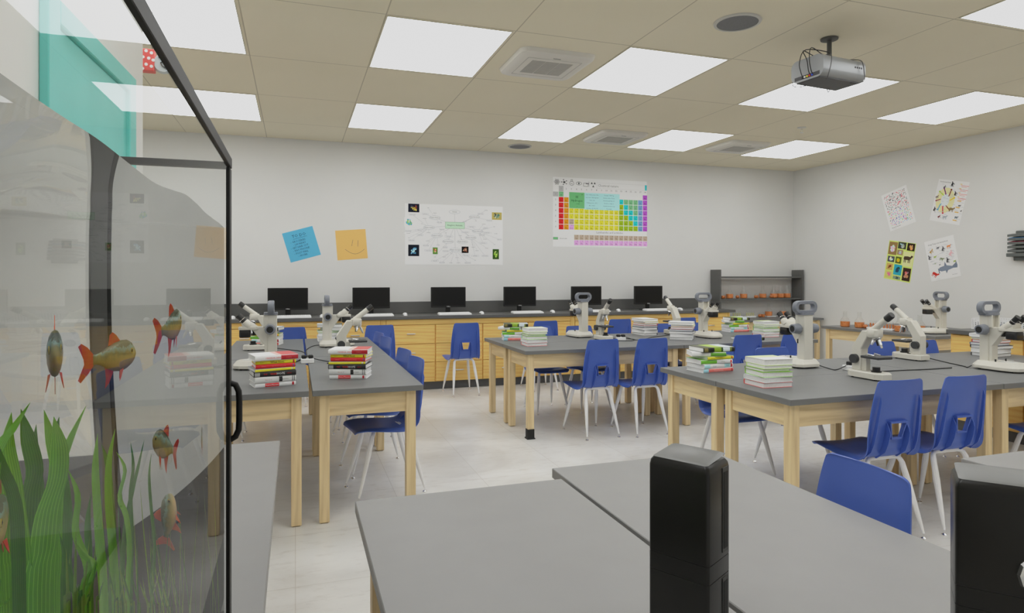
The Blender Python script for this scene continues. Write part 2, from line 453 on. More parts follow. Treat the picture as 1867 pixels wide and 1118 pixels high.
# ------------------------------------------------------------------ school chairs
def spline(pts, n):
    """Catmull-Rom through rows of numbers"""
    out = []; N = len(pts) - 1
    for i in range(n + 1):
        t = i / n * N; k = min(int(t), N - 1); u = t - k
        p = [pts[max(0, min(N, k + d))] for d in (-1, 0, 1, 2)]
        out.append([.5 * (2 * b + (c - a) * u + (2 * a - 5 * b + 4 * c - d) * u * u + (3 * b - a - 3 * c + d) * u ** 3) for a, b, c, d in zip(*p)])
    return out
#        y     z     half width  flange drop
PROF = [(.235, .418, .150, .0), (.222, .436, .175, .004), (.17, .449, .188, .012), (.08, .446, .194, .018), (-.01, .438, .196, .02),
        (-.085, .434, .192, .02), (-.132, .447, .182, .02), (-.160, .485, .176, .02), (-.176, .54, .175, .018), (-.188, .61, .173, .014),
        (-.201, .69, .168, .010), (-.216, .77, .160, .006), (-.228, .83, .150, .003), (-.232, .848, .142, .0), (-.233, .856, .128, .0)]
def make_chair(label):
    t = thing('school_chair', label, 'chair', group='blue plastic school chairs')
    rows = spline(PROF, 42)
    US = [-1, -.95, -.86, -.7, -.5, -.27, -.12, 0, .12, .27, .5, .7, .86, .95, 1]
    pos = []; 
    for i, (y, z, hw, fl) in enumerate(rows):
        a = rows[min(i + 1, len(rows) - 1)]; b_ = rows[max(i - 1, 0)]
        ty, tz = a[0] - b_[0], a[1] - b_[1]; L = math.hypot(ty, tz); ny, nz = tz / L, -ty / L     # towards underside / rear
        back = max(0, min(1, (z - .47) / .08)) if y < -.1 else 0
        r = []
        for u in US:
            x = u * hw
            d = fl * max(0, (abs(u) - .8) / .2) ** 2 - .012 * (1 - u * u) * (0 if back else -1) 
            d -= .016 * u * u * back
            r.append([x, y - ny * d, z - nz * d])
        pos.append(r)
    # slot in the lower back
    i0 = min(range(len(rows)), key=lambda i: abs(rows[i][1] - .545) + (9 if rows[i][0] > -.13 else 0))
    i1 = min(range(len(rows)), key=lambda i: abs(rows[i][1] - .628) + (9 if rows[i][0] > -.13 else 0))
    for i in range(i0, i1 + 1):
        f = (i - i0) / (i1 - i0)
        for j, u in enumerate(US):
            if abs(u) == .27: pos[i][j][0] = math.copysign(.030 + .020 * f, u)
    nU = len(US); b = MB(); vs = [p for r in pos for p in r]; fs = []
    for i in range(len(rows) - 1):
        for j in range(nU - 1):
            if i0 <= i < i1 and abs(US[j]) <= .27 and abs(US[j + 1]) <= .27: continue
            fs.append((i * nU + j, i * nU + j + 1, (i + 1) * nU + j + 1, (i + 1) * nU + j))
    b.add(vs, fs, BLUE)
    b.build('seat_shell', t, solid=.006, smooth=50)
    # moulded ribs and slot frame behind the back
    rb = MB()
    def backy(z):
        for p, q in zip(rows, rows[1:]):
            if q[1] >= z and q[0] < -.12: return p[0] + (q[0] - p[0]) * (z - p[1]) / max(1e-6, q[1] - p[1])
        return -.23
    for sx in (-1, 1):
        for xt, xb, z1, dep in ((.128, .150, .77, .020), (.064, .070, .625, .036)):
            zs = [.425, .44, .47, .52, .57, z1 - .03, z1]; ds = [.25, .8, 1, 1, 1, .7, .1]
            ra = []
            for z, k in zip(zs, ds):
                y0 = backy(max(z, .452)) + .002 + (.0 if z > .452 else .015); x = xb + (xt - xb) * (z - .42) / (z1 - .42)
                ra.append([(sx * (x - .0025), y0, z), (sx * (x + .0025), y0, z), (sx * (x + .0025), y0 - dep * k, z), (sx * (x - .0025), y0 - dep * k, z)])
            rb.loft(ra, BLUE)
        y0, y1 = backy(.545), backy(.628)
        rb.loft([[(sx * .030, y0 + .002, .545), (sx * .036, y0 + .002, .545), (sx * .036, y0 - .016, .545), (sx * .030, y0 - .016, .545)],
                 [(sx * .050, y1 + .002, .628), (sx * .056, y1 + .002, .628), (sx * .056, y1 - .016, .628), (sx * .050, y1 - .016, .628)]], BLUE)
    y1 = backy(.628); y0 = backy(.545)
    rb.box(-.058, .058, y1 - .020, y1 + .004, .626, .636, BLUE); rb.box(-.036, .036, y0 - .016, y0 + .004, .538, .546, BLUE)
    rb.build('back_rib', t, smooth=40)
    for sy, yb, yt, yf, xf in ((-1, -.10, -.125, -.215, .156), (1, .10, .115, .215, .168)):
        MB().tube([(-.085, yb, .418), (.085, yb, .418)], .0125, WHITEM, 10).build('cross_tube', t)
        for sx in (-1, 1):
            pts = [(sx * .078, yb, .418), (sx * .097, yb + sy * .004, .415), (sx * .110, yb + sy * .010, .404), (sx * .117, yb + sy * .018, .386),
                   (sx * (.117 + (xf - .117) * .3), yb + sy * .018 + (yf - yb - sy * .018) * .3, .386 * .7 + .03 * .3),
                   (sx * (.117 + (xf - .117) * .75), yb + sy * .018 + (yf - yb - sy * .018) * .75, .386 * .25 + .03 * .75), (sx * xf, yf, .03)]
            lg = MB().tube(pts, [.0125, .0125, .013, .0142, .0168, .0118, .0065], WHITEM, 10).build('leg', t)
            MB().lathe([(.004, .032), (.0045, .012), (.014, .006), (.015, .0)], CHROME, 12, tr(sx * xf, yf, 0)).build('foot_glide', lg)
        p = MB(); p.box(-.05, .05, yb - .02, yb + .02, .424, .429, WHITEM); p.build('mount_plate', t, smooth=0)
    return t
chairs = [  # back-top position x, y ; facing (degrees, 0 = away from the camera end of the room) ; label
    (1.885, 7.235, 2, 'blue school chair facing the computer counter, standing free between left and middle tables'),
    (.89, 7.22, 0, 'blue school chair facing the computer counter, behind the row of chairs on the left tables'),
    (-.05, 7.22, 0, 'blue school chair facing the computer counter, behind the far microscopes on left tables'),
    (2.89, 7.265, 0, 'blue school chair facing the counter, behind the paired book stacks on middle table'),
    (3.90, 7.26, 0, 'blue school chair facing the counter, behind the monocular microscope on middle table'),
    (4.86, 7.25, 0, 'blue school chair facing the counter, behind the stereo microscope with right-hand eyepieces'),
    (2.51, 4.97, 3, 'blue school chair at near side of middle tables, left one of the two standing together'),
    (2.965, 4.92, 2, 'blue school chair at near side of middle tables, right one of the two standing together'),
    (3.98, 4.93, 0, 'blue school chair at near side of middle tables, behind colourful right book stack'),
    (4.47, 4.86, -3, 'blue school chair at near side of middle tables, rightmost, behind the big stereo microscope'),
    (2.48, 6.50, 180, 'blue school chair facing us on far side of middle tables, beside the paired book stacks'),
    (2.94, 6.45, 180, 'blue school chair facing us on far side of middle tables, behind stereo microscope base'),
    (3.97, 6.44, 180, 'blue school chair facing us on far side of middle tables, behind grey book stacks'),
    (4.43, 6.45, 180, 'blue school chair facing us on far side of middle tables, rightmost'),
    (.784, 6.27, 100, 'blue school chair on right side of left tables, farthest of the four'),
    (.786, 5.80, 100, 'blue school chair on right side of left tables, second farthest of the four'),
    (.788, 4.80, 100, 'blue school chair on right side of left tables, second nearest of the four'),
    (.788, 4.29, 99, 'blue school chair on right side of left tables, nearest, its seat under the desk'),
    (-.87, 6.05, -90, 'blue school chair on left side of left tables, only leg ends showing'),
    (3.012, 2.53, -2, 'blue school chair at near side of right tables, left of two, whole back showing'),
    (3.475, 2.52, -2, 'blue school chair at near side of right tables, right of two, beside black loudspeaker'),
    (4.50, 2.50, 0, 'blue school chair at right picture edge, only a corner of its seat showing'),
    (2.96, 4.06, 180, 'blue school chair on far side of right tables, hidden by book stack, seat visible below'),
    (3.432, 4.02, 180, 'blue school chair facing us behind the white and green book stack on right table'),
    (4.59, 4.09, 180, 'blue school chair facing us behind the tilted monocular microscope on right table'),
    (5.03, 4.06, 180, 'blue school chair facing us behind the microscope that leans left on right table'),
    (1.575, 1.43, 88, 'large blue chair back in the foreground beside the grey desk'),
]
ch0 = None
for x, y, dg, lab in chairs:
    a = rad(dg); ox, oy = -.233 * -math.sin(a), -.233 * math.cos(a)
    p = (x - ox, y - oy, 0)
    if ch0 is None: ch0 = make_chair(lab); ch0.location = p; ch0.rotation_euler.z = a
    else: dup(ch0, p, a, lab)

# ------------------------------------------------------------------ computer counter on the back wall
CH = 0.914
counter = thing('counter_worktop', 'long dark laminate worktop along the back wall, computers on it', 'countertop', (0, 0, 0))
b = MB(); b.box(-3.499, 6.03, 7.77, BY - .002, CH - .038, CH, CTOP); b.build('worktop', counter, bevel=.002, smooth=0)
struct(MB().box(-3.5, 6.03, BY - .024, BY - .0005, CH + .0005, 1.065, CTOP).build('trim_1', bevel=.002, smooth=0))
KICK = mat('dark_kickboard', (80, 82, 84), 0.6)
def make_unit(label, Wc):
    t = thing('base_cabinet', label, 'cabinet', group='oak base cabinets under the computer counter')
    y0 = 7.80
    MB().box(0, Wc, .02, .58, .10, CH - .039, OAK[0]).build('carcass', t, smooth=0)
    MB().box(0, Wc, .06, .58, 0, .10, KICK).build('kickboard', t, smooth=0)
    MB().box(.035, Wc - .035, 0, .02, .808, CH - .041, OAK[0]).build('front_rail', t, bevel=.002, smooth=0)
    for sx in (0, 1):
        x0 = 0 if not sx else Wc - .028
        MB().box(x0, x0 + .028, .004, .02, .10, CH - .041, OAK[2]).build('stile', t, smooth=0)
    n = 4; cw = (Wc - .056) / n
    for k in range(n):
        x0 = .028 + k * cw + .007; x1 = .028 + (k + 1) * cw - .007
        for z0, z1 in ((.574, .802), (.348, .568), (.105, .342)):
            d = MB().box(x0, x1, 0, .019, z0, z1, OAK[0]).build('drawer', t, bevel=.002, smooth=0)
            zc = z1 - .105; xc = (x0 + x1) / 2
            h = MB(); h.box(xc - .052, xc + .052, -.028, -.018, zc - .007, zc + .007, STEEL)
            h.box(xc - .048, xc - .040, -.02, 0, zc - .005, zc + .005, STEEL); h.box(xc + .040, xc + .048, -.02, 0, zc - .005, zc + .005, STEEL)
            h.build('handle', d, bevel=.003, smooth=40)
    return t
x = 1.0
u0 = make_unit('oak drawer cabinet under the counter, behind the free standing blue chair', 2.476); u0.location = (1.0, 7.80, 0)
dup(u0, (3.478, 7.80, 0), 0, 'oak drawer cabinet under the right end of the counter, behind the middle tables')
dup(u0, (-1.478, 7.80, 0), 0, 'oak drawer cabinet under the counter, behind the left tables')
dup(u0, (-3.956 + .002, 7.80, 0), 0, 'oak drawer cabinet under the far left end of the counter, seen through the tank')

# ------------------------------------------------------------------ computers
SCREEN = mat('monitor_screen', (16, 16, 15), 0.35, 0, .3)
def make_monitor(label):
    t = thing('computer_monitor', label, 'monitor', group='monitors along the counter')
    MB().box(-.228, .228, -.004, .026, .083, .345, BLACK).build('bezel', t, bevel=.004, smooth=0)
    MB().box(-.214, .214, -.0052, -.0035, .104, .333, SCREEN).build('screen', t, smooth=0)
    b = MB(); b.box(-.03, .03, .028, .045, .006, .22, BLACK); b.build('stand_neck', t, bevel=.004, smooth=0)
    b = MB(); b.loft([[(x, y + .03, 0) for x, y in rrect(.11, .085, .03)], [(x, y + .03, .008) for x, y in rrect(.105, .08, .03)]], BLACK); b.build('stand_base', t, smooth=30)
    b = MB(); put_text(b, 'DELL', .021, 0, 0, 0, mat('logo_grey', (205, 205, 205), .4), Matrix.Translation((0, -.0056, .0935)) @ rot('X', PI / 2))
    b.build('logo', t, smooth=0)
    return t
def make_keyboard(label):
    t = thing('keyboard', label, 'keyboard', group='white keyboards along the counter')
    b = MB(); b.loft([[(x, y, .0 if y < 0 else .002) for x, y in rrect(.21, .07, .012)], [(x * .99, y * .98, .014 if y < 0 else .024) for x, y in rrect(.21, .07, .012)]], WHITEP); b.build('body', t, smooth=30)
    k = MB(); KM = mat('white_key', (214, 214, 212), .5)
    for r in range(5):
        y = -.05 + r * .023; z = .014 + (y + .07) / .14 * .010
        for c in range(18):
            if r == 0 and 4 < c < 9: continue
            x = -.198 + c * .0222
            k.box(x, x + .0185, y, y + .0185, z - .001, z + .006, KM)
        if r == 0: k.box(-.198 + 5 * .0222, -.198 + 9 * .0222 - .004, y, y + .0185, z - .001, z + .006, KM)
    k.build('keys', t, smooth=0)
    return t
def make_mouse(label):
    t = thing('computer_mouse', label, 'mouse', group='white mice along the counter')
    rings = []
    for k, z in ((1, 0), (1.0, .010), (.86, .024), (.5, .034), (.1, .037)):
        rings.append([(.03 * k * math.cos(2 * PI * i / 18), .052 * k * math.sin(2 * PI * i / 18) - .004 * (1 - k), z) for i in range(18)])
    MB().loft(rings, WHITEP).build('body', t, smooth=60)
    d = MB()
    d.loft([[(.0305 * math.cos(a), .0525 * math.sin(a), z) for a in [PI * (1.0 + q / 8) for q in range(-2, 3)]] + [(-.02, 0, z)] for z in (.004, .012)], BLACK)
    d.build('side_panel', t, smooth=30)
    w = MB(); w.cyl((-.003, .028, .031), (.003, .028, .031), .008, BLACK); w.build('scroll_wheel', t)
    return t
mon = kb = ms = None
WORD = {-2: 'hidden behind the fish tank, farther left', -1: 'mostly hidden behind the fish tank', 0: 'leftmost clear of the fish tank', 1: 'second clear of the fish tank', 2: 'third clear of the fish tank, behind the free chair', 3: 'fourth, above the paired book stacks', 4: 'fifth, behind the stereo microscope handle', 5: 'last before the flask shelf'}
for i in range(-2, 6):
    x = -.084 + .978 * i
    lab = ' on the counter, ' + WORD[i]
    p = (x, 8.12, CH)
    if mon is None:
        mon = make_monitor('black computer monitor' + lab); mon.location = p
        kb = make_keyboard('white keyboard' + lab); kb.location = (x + .035, 7.93, CH)
        ms = make_mouse('white computer mouse' + lab); ms.location = (x + .385, 7.92, CH)
    else:
        dup(mon, p, 0, 'black computer monitor' + lab)
        dup(kb, (x + .035 if i else x + .05, 7.93, CH), rad(rnd.uniform(-2, 2)), 'white keyboard' + lab)
        dup(ms, (x + .385, 7.92, CH), rad(rnd.uniform(-15, 25)), 'white computer mouse' + lab)

# ------------------------------------------------------------------ cabinet along the right wall
rc = thing('side_cabinet', 'yellow oak cabinet with black top standing at right behind the grey book stack', 'cabinet', (0, 0, 0))
X0, X1, Y0, Y1 = 5.665, 6.36, 1.2, 4.29
MB().box(X0 - .025, X1 + .02, Y0, Y1 + .015, CH - .036, CH, CTOP).build('worktop', rc, bevel=.002, smooth=0)
MB().box(X0 + .018, X1, Y0, Y1, .10, CH - .037, OAK[1]).build('carcass', rc, smooth=0)
MB().box(X0 + .06, X1 - .03, Y0, Y1 - .03, 0, .10, KICK).build('kickboard', rc, smooth=0)
n = 5
for k in range(n):
    a = Y0 + .02 + k * (Y1 - Y0 - .04) / n; e = Y0 + .02 + (k + 1) * (Y1 - Y0 - .04) / n
    for z0, z1 in ((.62, CH - .045), (.36, .614), (.105, .354)):
        d = MB().box(X0, X0 + .018, a + .004, e - .004, z0, z1, OAK[1]).build('drawer', rc, bevel=.002, smooth=0)
        h = MB(); zc = z1 - .09; yc = (a + e) / 2
        h.box(X0 - .028, X0 - .018, yc - .052, yc + .052, zc - .006, zc + .006, STEEL).box(X0 - .02, X0, yc - .048, yc - .04, zc - .005, zc + .005, STEEL).box(X0 - .02, X0, yc + .04, yc + .048, zc - .005, zc + .005, STEEL)
        h.build('handle', d, smooth=0)
rk = thing('tube_rack', 'white perforated wire rack on top of the oak side cabinet', 'rack', (6.06, 3.92, CH))
b = MB(); WR = mat('white_rack', (222, 222, 222), .5)
LX, LY, HZ = .15, .34, .095
for k in range(31):
    y = -LY + k * 2 * LY / 30
    for x in (-LX, LX): b.box(x - .002, x + .002, y - .0055, y + .0055, 0, HZ, WR)
for k in range(7):
    z = k * HZ / 6
    for x in (-LX, LX): b.box(x - .0025, x + .0025, -LY, LY, z - .003 if k else 0, z + .005, WR)
    for y in (-LY, LY): b.box(-LX, LX, y - .0025, y + .0025, z - .003 if k else 0, z + .005, WR)
for k in range(15):
    x = -LX + k * 2 * LX / 14
    for y in (-LY, LY): b.box(x - .005, x + .005, y - .002, y + .002, 0, HZ, WR)
b.build('mesh_side', rk, smooth=0)
b = MB(); b.box(-LX + .008, LX - .008, -LY + .008, LY - .008, .006, HZ - .03, mat('rack_inner', (60, 60, 62), .7)); b.build('inner_tray', rk, smooth=0)

# ------------------------------------------------------------------ flask shelf in the back corner
sh = thing('flask_shelf', 'open charcoal shelf unit with two uprights standing on the corner bench', 'shelf', (0, 0, TH))
for x in (6.055, 7.60):
    MB().box(x, x + .028, 8.17, 8.40, 0, 1.498 - TH, SHELF).build('upright', sh, bevel=.002, smooth=0)
for z in (1.055, 1.395):
    MB().box(6.083, 7.60, 8.19, 8.39, z - .024 - TH, z - TH, SHELF).build('shelf_board', sh, bevel=.002, smooth=0)
# ------------------------------------------------------------------ microscopes
EYE = mat('eyepiece_black', (30, 30, 30), .3)
STAGE = mat('stage_black', (52, 53, 54), .5)
GLASSD = mat('stage_glass', (170, 172, 170), .15)
def make_stereo(label):
    t = thing('stereo_microscope', label, 'microscope', group='cream stereo microscopes with grey carrying handles')
    def outline(k):
        fr = [(.10 - k, -.02), (.098 - k, .06), (.085 - k, .11 - k * .5), (.055 - k * .7, .142 - k), (.0, .152 - k)]
        rear = [(.10 - k, -.115 + k * .3), (.065 - k * .6, -.15 + k)]
        pts = list(reversed(rear)) + fr
        return pts + [(-x, y) for x, y in reversed(pts) if abs(x) > 1e-6]
    b = MB(); b.loft([[(x, y, z) for x, y in outline(k)] for k, z in ((.002, .008), (-.004, .012), (-.004, .030), (.020, .058), (.025, .060))], CREAM)
    b.build('base', t, smooth=25)
    for x, y in ((.075, -.10), (-.075, -.10), (.06, .10), (-.06, .10)): MB().cyl((x, y, 0), (x, y, .009), .009, RUBBER).build('rubber_foot', t)
    b = MB(); b.lathe([(.047, .058), (.047, .062), (.044, .0625)], mat('stage_plate_grey', (205, 205, 200), .3), 24, tr(0, .045, 0)); b.build('stage_plate', t)
    for sx in (-1, 1):
        b = MB(); b.cyl((sx * .05, -.01, .058), (sx * .05, -.01, .076), .005, BLACK); b.box(sx * .05 - .003, sx * .05 + .003, -.01, .045, .068, .070, CHROME); b.build('stage_clip', t)
    b = MB(); b.box(-.038, .038, -.128, -.068, .05, .372, CREAM)
    b.box(-.030, .030, -.07, -.048, .05, .20, CREAM)
    b.box(-.038, -.028, -.07, -.040, .285, .372, CREAM); b.box(.028, .038, -.07, -.040, .285, .372, CREAM)
    b.build('column', t, bevel=.003, smooth=0)
    a = MB(); a.prism([(-.07, .165), (-.07, .288), (.115, .288), (.115, .270), (.03, .268), (-.045, .165)], -.030, .030, CREAM, 'x'); 
    a.loft([[(x, y + .055, z) for x, y in rrect(.052, .065, .03)] for z in (.270, .289)], CREAM)
    a.build('arm', t, bevel=.002, smooth=30)
    h = MB(); h.loft([[(x, y - .088, z) for x, y in rrect(.052, .045, .018)] for z in (.369, .386)], GREYP)
    oo, ii = rrect(.094, .045, .042, 6, 0, .4215), rrect(.066, .0215, .021, 6, 0, .4215); nn = len(oo)
    om = [(x * .975, .4215 + (z - .4215) * .94) for x, z in oo]; im = [(x * 1.06, .4215 + (z - .4215) * 1.14) for x, z in ii]
    lv = [[(x, -.090 + y, z) for x, z in L] for L, y in ((om, -.020), (oo, -.013), (oo, .013), (om, .020), (im, .020), (ii, .013), (ii, -.013), (im, -.020), (om, -.020))]
    h.loft(lv, GREYP, caps=False)
    h.build('carrying_handle', t, smooth=50)
    for sx in (-1, 1):
        k = MB().tube([(sx * .036, -.085, .272), (sx * .052, -.085, .272), (sx * .104, -.085, .272)], [.024, .037, .031], GREYP, 18).build('focus_knob', t, smooth=50)
        MB().cyl((sx * .1035, -.085, .272), (sx * .1045, -.085, .272), .022, EYE, 18).build('knob_cap', k)
    o = MB(); o.loft([[(x, y + .078, z) for x, y in rrect(.042 - q, .036 - q, .014)] for z, q in ((.216, .004), (.222, 0), (.262, 0), (.272, .004))], EYE)
    o.cyl((0, .012, .23), (0, .012, .272), .02, EYE); o.build('objective_turret', t, smooth=40)
    hd = MB(); hd.loft([[(x, y + .045, .288) for x, y in rrect(.050, .048, .02)], [(x * .92, y * .8 + .062, .312) for x, y in rrect(.050, .048, .02)], [(x * .7, y * .5 + .075, .326) for x, y in rrect(.050, .048, .02)]], CREAM)
    hd.build('head', t, smooth=40)
    d = Vector((0, .69, .724))
    for sx in (-1, 1):
        p = Vector((sx * .032, .050, .292))
        e = MB().tube([p, p + d * .036, p + d * .046], [.024, .025, .021], CREAM, 16).build('eyepiece_tube', t, smooth=50)
        q = p + d * .044
        ec = MB(); ec.tube([q, q + d * .048, q + d * .062], [.0175, .0185, .0195], EYE, 16); ec.tube([q + d * .02, q + d * .024], [.0195, .0195], CHROME, 16)
        ec.build('eyecup', e, smooth=50)
    return t
def make_mono(label):
    t = thing('compound_microscope', label, 'microscope', group='cream monocular microscopes')
    def ol(k): return [(-.045 + k, -.128 + k), (.045 - k, -.128 + k), (.062 - k, -.09), (.062 - k, .085), (.035 - k * .5, .125 - k), (-.035 + k * .5, .125 - k), (-.062 + k, .085), (-.062 + k, -.09)]
    MB().loft([[(x, y, z) for x, y in ol(k)] for k, z in ((.0, .008), (.0, .040), (.006, .047))], CREAM).build('base', t, smooth=0)
    for x, y in ((.045, -.09), (-.045, -.09), (.045, .08), (-.045, .08)): MB().cyl((x, y, 0), (x, y, .009), .008, RUBBER).build('rubber_foot', t)
    b = MB(); b.prism([(-.112, .045), (-.112, .186), (-.036, .298), (.004, .298), (.004, .260), (-.040, .182), (-.046, .045)], -.031, .031, CREAM, 'x')
    b.build('arm', t, bevel=.004, smooth=0)
    MB().box(-.018, .018, -.051, -.012, .045, .135, CREAM).build('stage_rail', t, bevel=.002, smooth=0)
    h = MB(); h.loft([[(x, y + .034, z) for x, y in rrect(.034 - q, .040 - q, .018)] for z, q in ((.258, .006), (.266, 0), (.304, 0), (.312, .006))], CREAM); h.build('head', t, smooth=40)
    d = Vector((0, .79, .613)); p = Vector((0, .022, .302))
    e = MB().tube([p, p + d * .014, p + d * .125], [.022, .0195, .0195], CREAM, 18).build('eyepiece_tube', t, smooth=50)
    q = p + d * .123
    MB().tube([q, q + d * .042, q + d * .047], [.0215, .0215, .018], EYE, 18).build('eyecup', e, smooth=50)
    n = MB(); n.tube([(0, .044, .260), (0, .047, .250), (0, .050, .243)], [.024, .030, .022], CHROME, 20); n.build('nosepiece', t, smooth=50)
    for k in range(3):
        a = 2 * PI * k / 3 + PI / 2
        p = Vector((math.cos(a) * .016, .049 + math.sin(a) * .016, .245)); dd = Vector((math.cos(a) * .40, math.sin(a) * .40, -.9)).normalized()
        L = (.052, .040, .034)[k]
        MB().tube([p, p + dd * L * .6, p + dd * L * .62, p + dd * L], [.0095, .0095, .0075, .006], CHROME if k != 1 else STAGE, 14).build('objective', t, smooth=50)
    s = MB(); s.box(-.058, .058, -.020, .112, .130, .146, STAGE); s.build('stage', t, bevel=.003, smooth=0)
    for sx in (-1, 1):
        MB().tube([(sx * .03, .005, .146), (sx * .03, .005, .156), (sx * .026, .055, .149)], .003, CHROME, 8).build('stage_clip', t)
        MB().cyl((sx * .030, -.080, .118), (sx * .056, -.080, .118), .028, STAGE, 20).build('focus_knob', t)
    b = MB(); b.cyl((0, .046, .045), (0, .046, .056), .030, EYE, 20); b.cyl((0, .046, .056), (0, .046, .078), .022, EYE, 20); b.build('illuminator', t)
    b = MB(); b.lathe([(.012, .047), (.011, .050)], EYE, 12, tr(-.035, -.02, 0)); b.build('power_switch', t)
    return t
ST = [((3.37, 3.69), 0, 'large cream stereo microscope on right table, back to us, behind white and green books'),
      ((2.83, 6.20), 8, 'cream stereo microscope on middle tables before a monitor, back and handle towards us'),
      ((4.07, 5.68), 180, 'cream stereo microscope on middle tables with black eyepieces to the right, before the flask shelf'),
      ((4.53, 3.06), 180, 'large cream stereo microscope cut by right picture edge, eyepieces to the right'),
      ((6.72, 5.27), 80, 'cream stereo microscope on side table against right wall, eyepieces to the left'),
      ((-.25, 4.78), 90, 'cream stereo microscope on left table nearest the fish tank, side on, eyepieces left'),
      ((.36, 6.05), -90, 'cream stereo microscope on far left tables, side on, eyepieces to the right')]
MO = [((3.39, 3.08), 180, 'cream monocular microscope leaning right in front of the two near blue chairs on right table'),
      ((4.47, 3.70), 0, 'cream monocular microscope leaning left in front of side table flasks'),
      ((2.92, 5.80), 180, 'cream monocular microscope on middle table directly behind blue chair, leaning right'),
      ((3.93, 6.13), 0, 'cream monocular microscope leaning left behind the grey book stacks on middle tables'),
      ((-.30, 5.97), 90, 'cream monocular microscope on left tables behind the stereo one, leaning left'),
      ((.41, 5.08), -90, 'cream monocular microscope on left tables behind second book stack, leaning right')]
a0 = b0 = None
for (x, y), dg, lab in ST:
    if a0 is None: a0 = make_stereo(lab); a0.location = (x, y, TH); a0.rotation_euler.z = rad(dg); SCOPES = [a0]
    else: SCOPES.append(dup(a0, (x, y, TH), rad(dg), lab))
for (x, y), dg, lab in MO:
    if b0 is None: b0 = make_mono(lab); b0.location = (x, y, TH); b0.rotation_euler.z = rad(dg); SCOPES.append(b0)
    else: SCOPES.append(dup(b0, (x, y, TH), rad(dg), lab))

# ------------------------------------------------------------------ power boxes and cords
CORD = mat('black_cord', (24, 24, 24), .5)
for x, y, rz, lab in ((.083, 4.95, 3, 'small white power box with black plugs between the two stacks on left tables'),
                      (3.57, 3.40, 0, 'small white power box with black plug beside big stereo microscope on right table'),
                      (3.06, 5.70, -10, 'small white power box with two black plugs beside monocular microscope on middle table')):
    t = thing('power_box', lab, 'power outlet', (x, y, TH), rad(rz), 'white table power boxes')
    MB().box(-.045, .045, -.03, .03, 0, .034, WHITEP).build('housing', t, bevel=.004, smooth=0)
    for sx in ((-1, 1) if 'two' in lab else (0,)):
        MB().box(sx * .024 - .017, sx * .024 + .017, -.022, .024, .034, .058, RUBBER).build('plug', t, bevel=.005, smooth=0)
def cord(k, pts, r=.0035):
    own = SCOPES[k]; R = rot('Z', -own.rotation_euler.z)
    P = spline([list(R @ (Vector(p) - own.location)) for p in pts], len(pts) * 8)
    MB().tube(P, r, CORD, 6).build('power_cord', own, smooth=60)
Z = TH + .004
cord(5, [(-.10, 4.80, Z + .01), (-.02, 4.95, Z), (.02, 5.05, Z), (.06, 5.0, Z + .02), (.08, 4.965, TH + .05)])
cord(12, [(.085, 4.96, TH + .05), (.14, 5.02, Z + .015), (.22, 4.98, Z), (.30, 4.90, Z), (.22, 4.86, Z), (.30, 4.98, Z), (.36, 5.0, Z + .01)])
cord(5, [(.08, 4.97, TH + .05), (.02, 5.0, Z + .01), (-.04, 4.92, Z), (-.08, 4.80, Z), (-.03, 4.72, Z), (.0, 4.82, Z)])
cord(6, [(.26, 6.06, Z + .01), (.16, 6.12, Z), (.09, 5.8, Z), (.085, 5.4, Z), (.085, 5.02, Z + .02)])
cord(11, [(-.18, 5.97, Z + .01), (-.05, 5.85, Z), (.04, 5.72, Z), (.075, 5.55, Z)])
cord(0, [(3.44, 3.545, Z + .015), (3.47, 3.49, Z), (3.46, 3.42, Z), (3.51, 3.40, Z + .02), (3.57, 3.40, TH + .05)])
cord(7, [(3.43, 3.19, Z + .01), (3.62, 3.26, Z), (3.85, 3.26, Z), (4.05, 3.24, Z), (4.3, 3.24, Z)])
cord(8, [(4.53, 3.60, Z + .015), (4.53, 3.45, Z), (4.45, 3.26, Z), (4.42, 3.22, Z), (4.46, 3.22, Z + .01)])
cord(10, [(3.06, 5.70, TH + .05), (3.2, 5.66, Z), (3.35, 5.72, Z), (3.5, 5.85, Z), (3.7, 5.95, Z), (3.85, 6.05, Z)])
cord(9, [(2.95, 5.92, Z), (3.12, 5.86, Z), (3.22, 5.72, Z), (3.12, 5.60, Z), (3.0, 5.66, Z)])

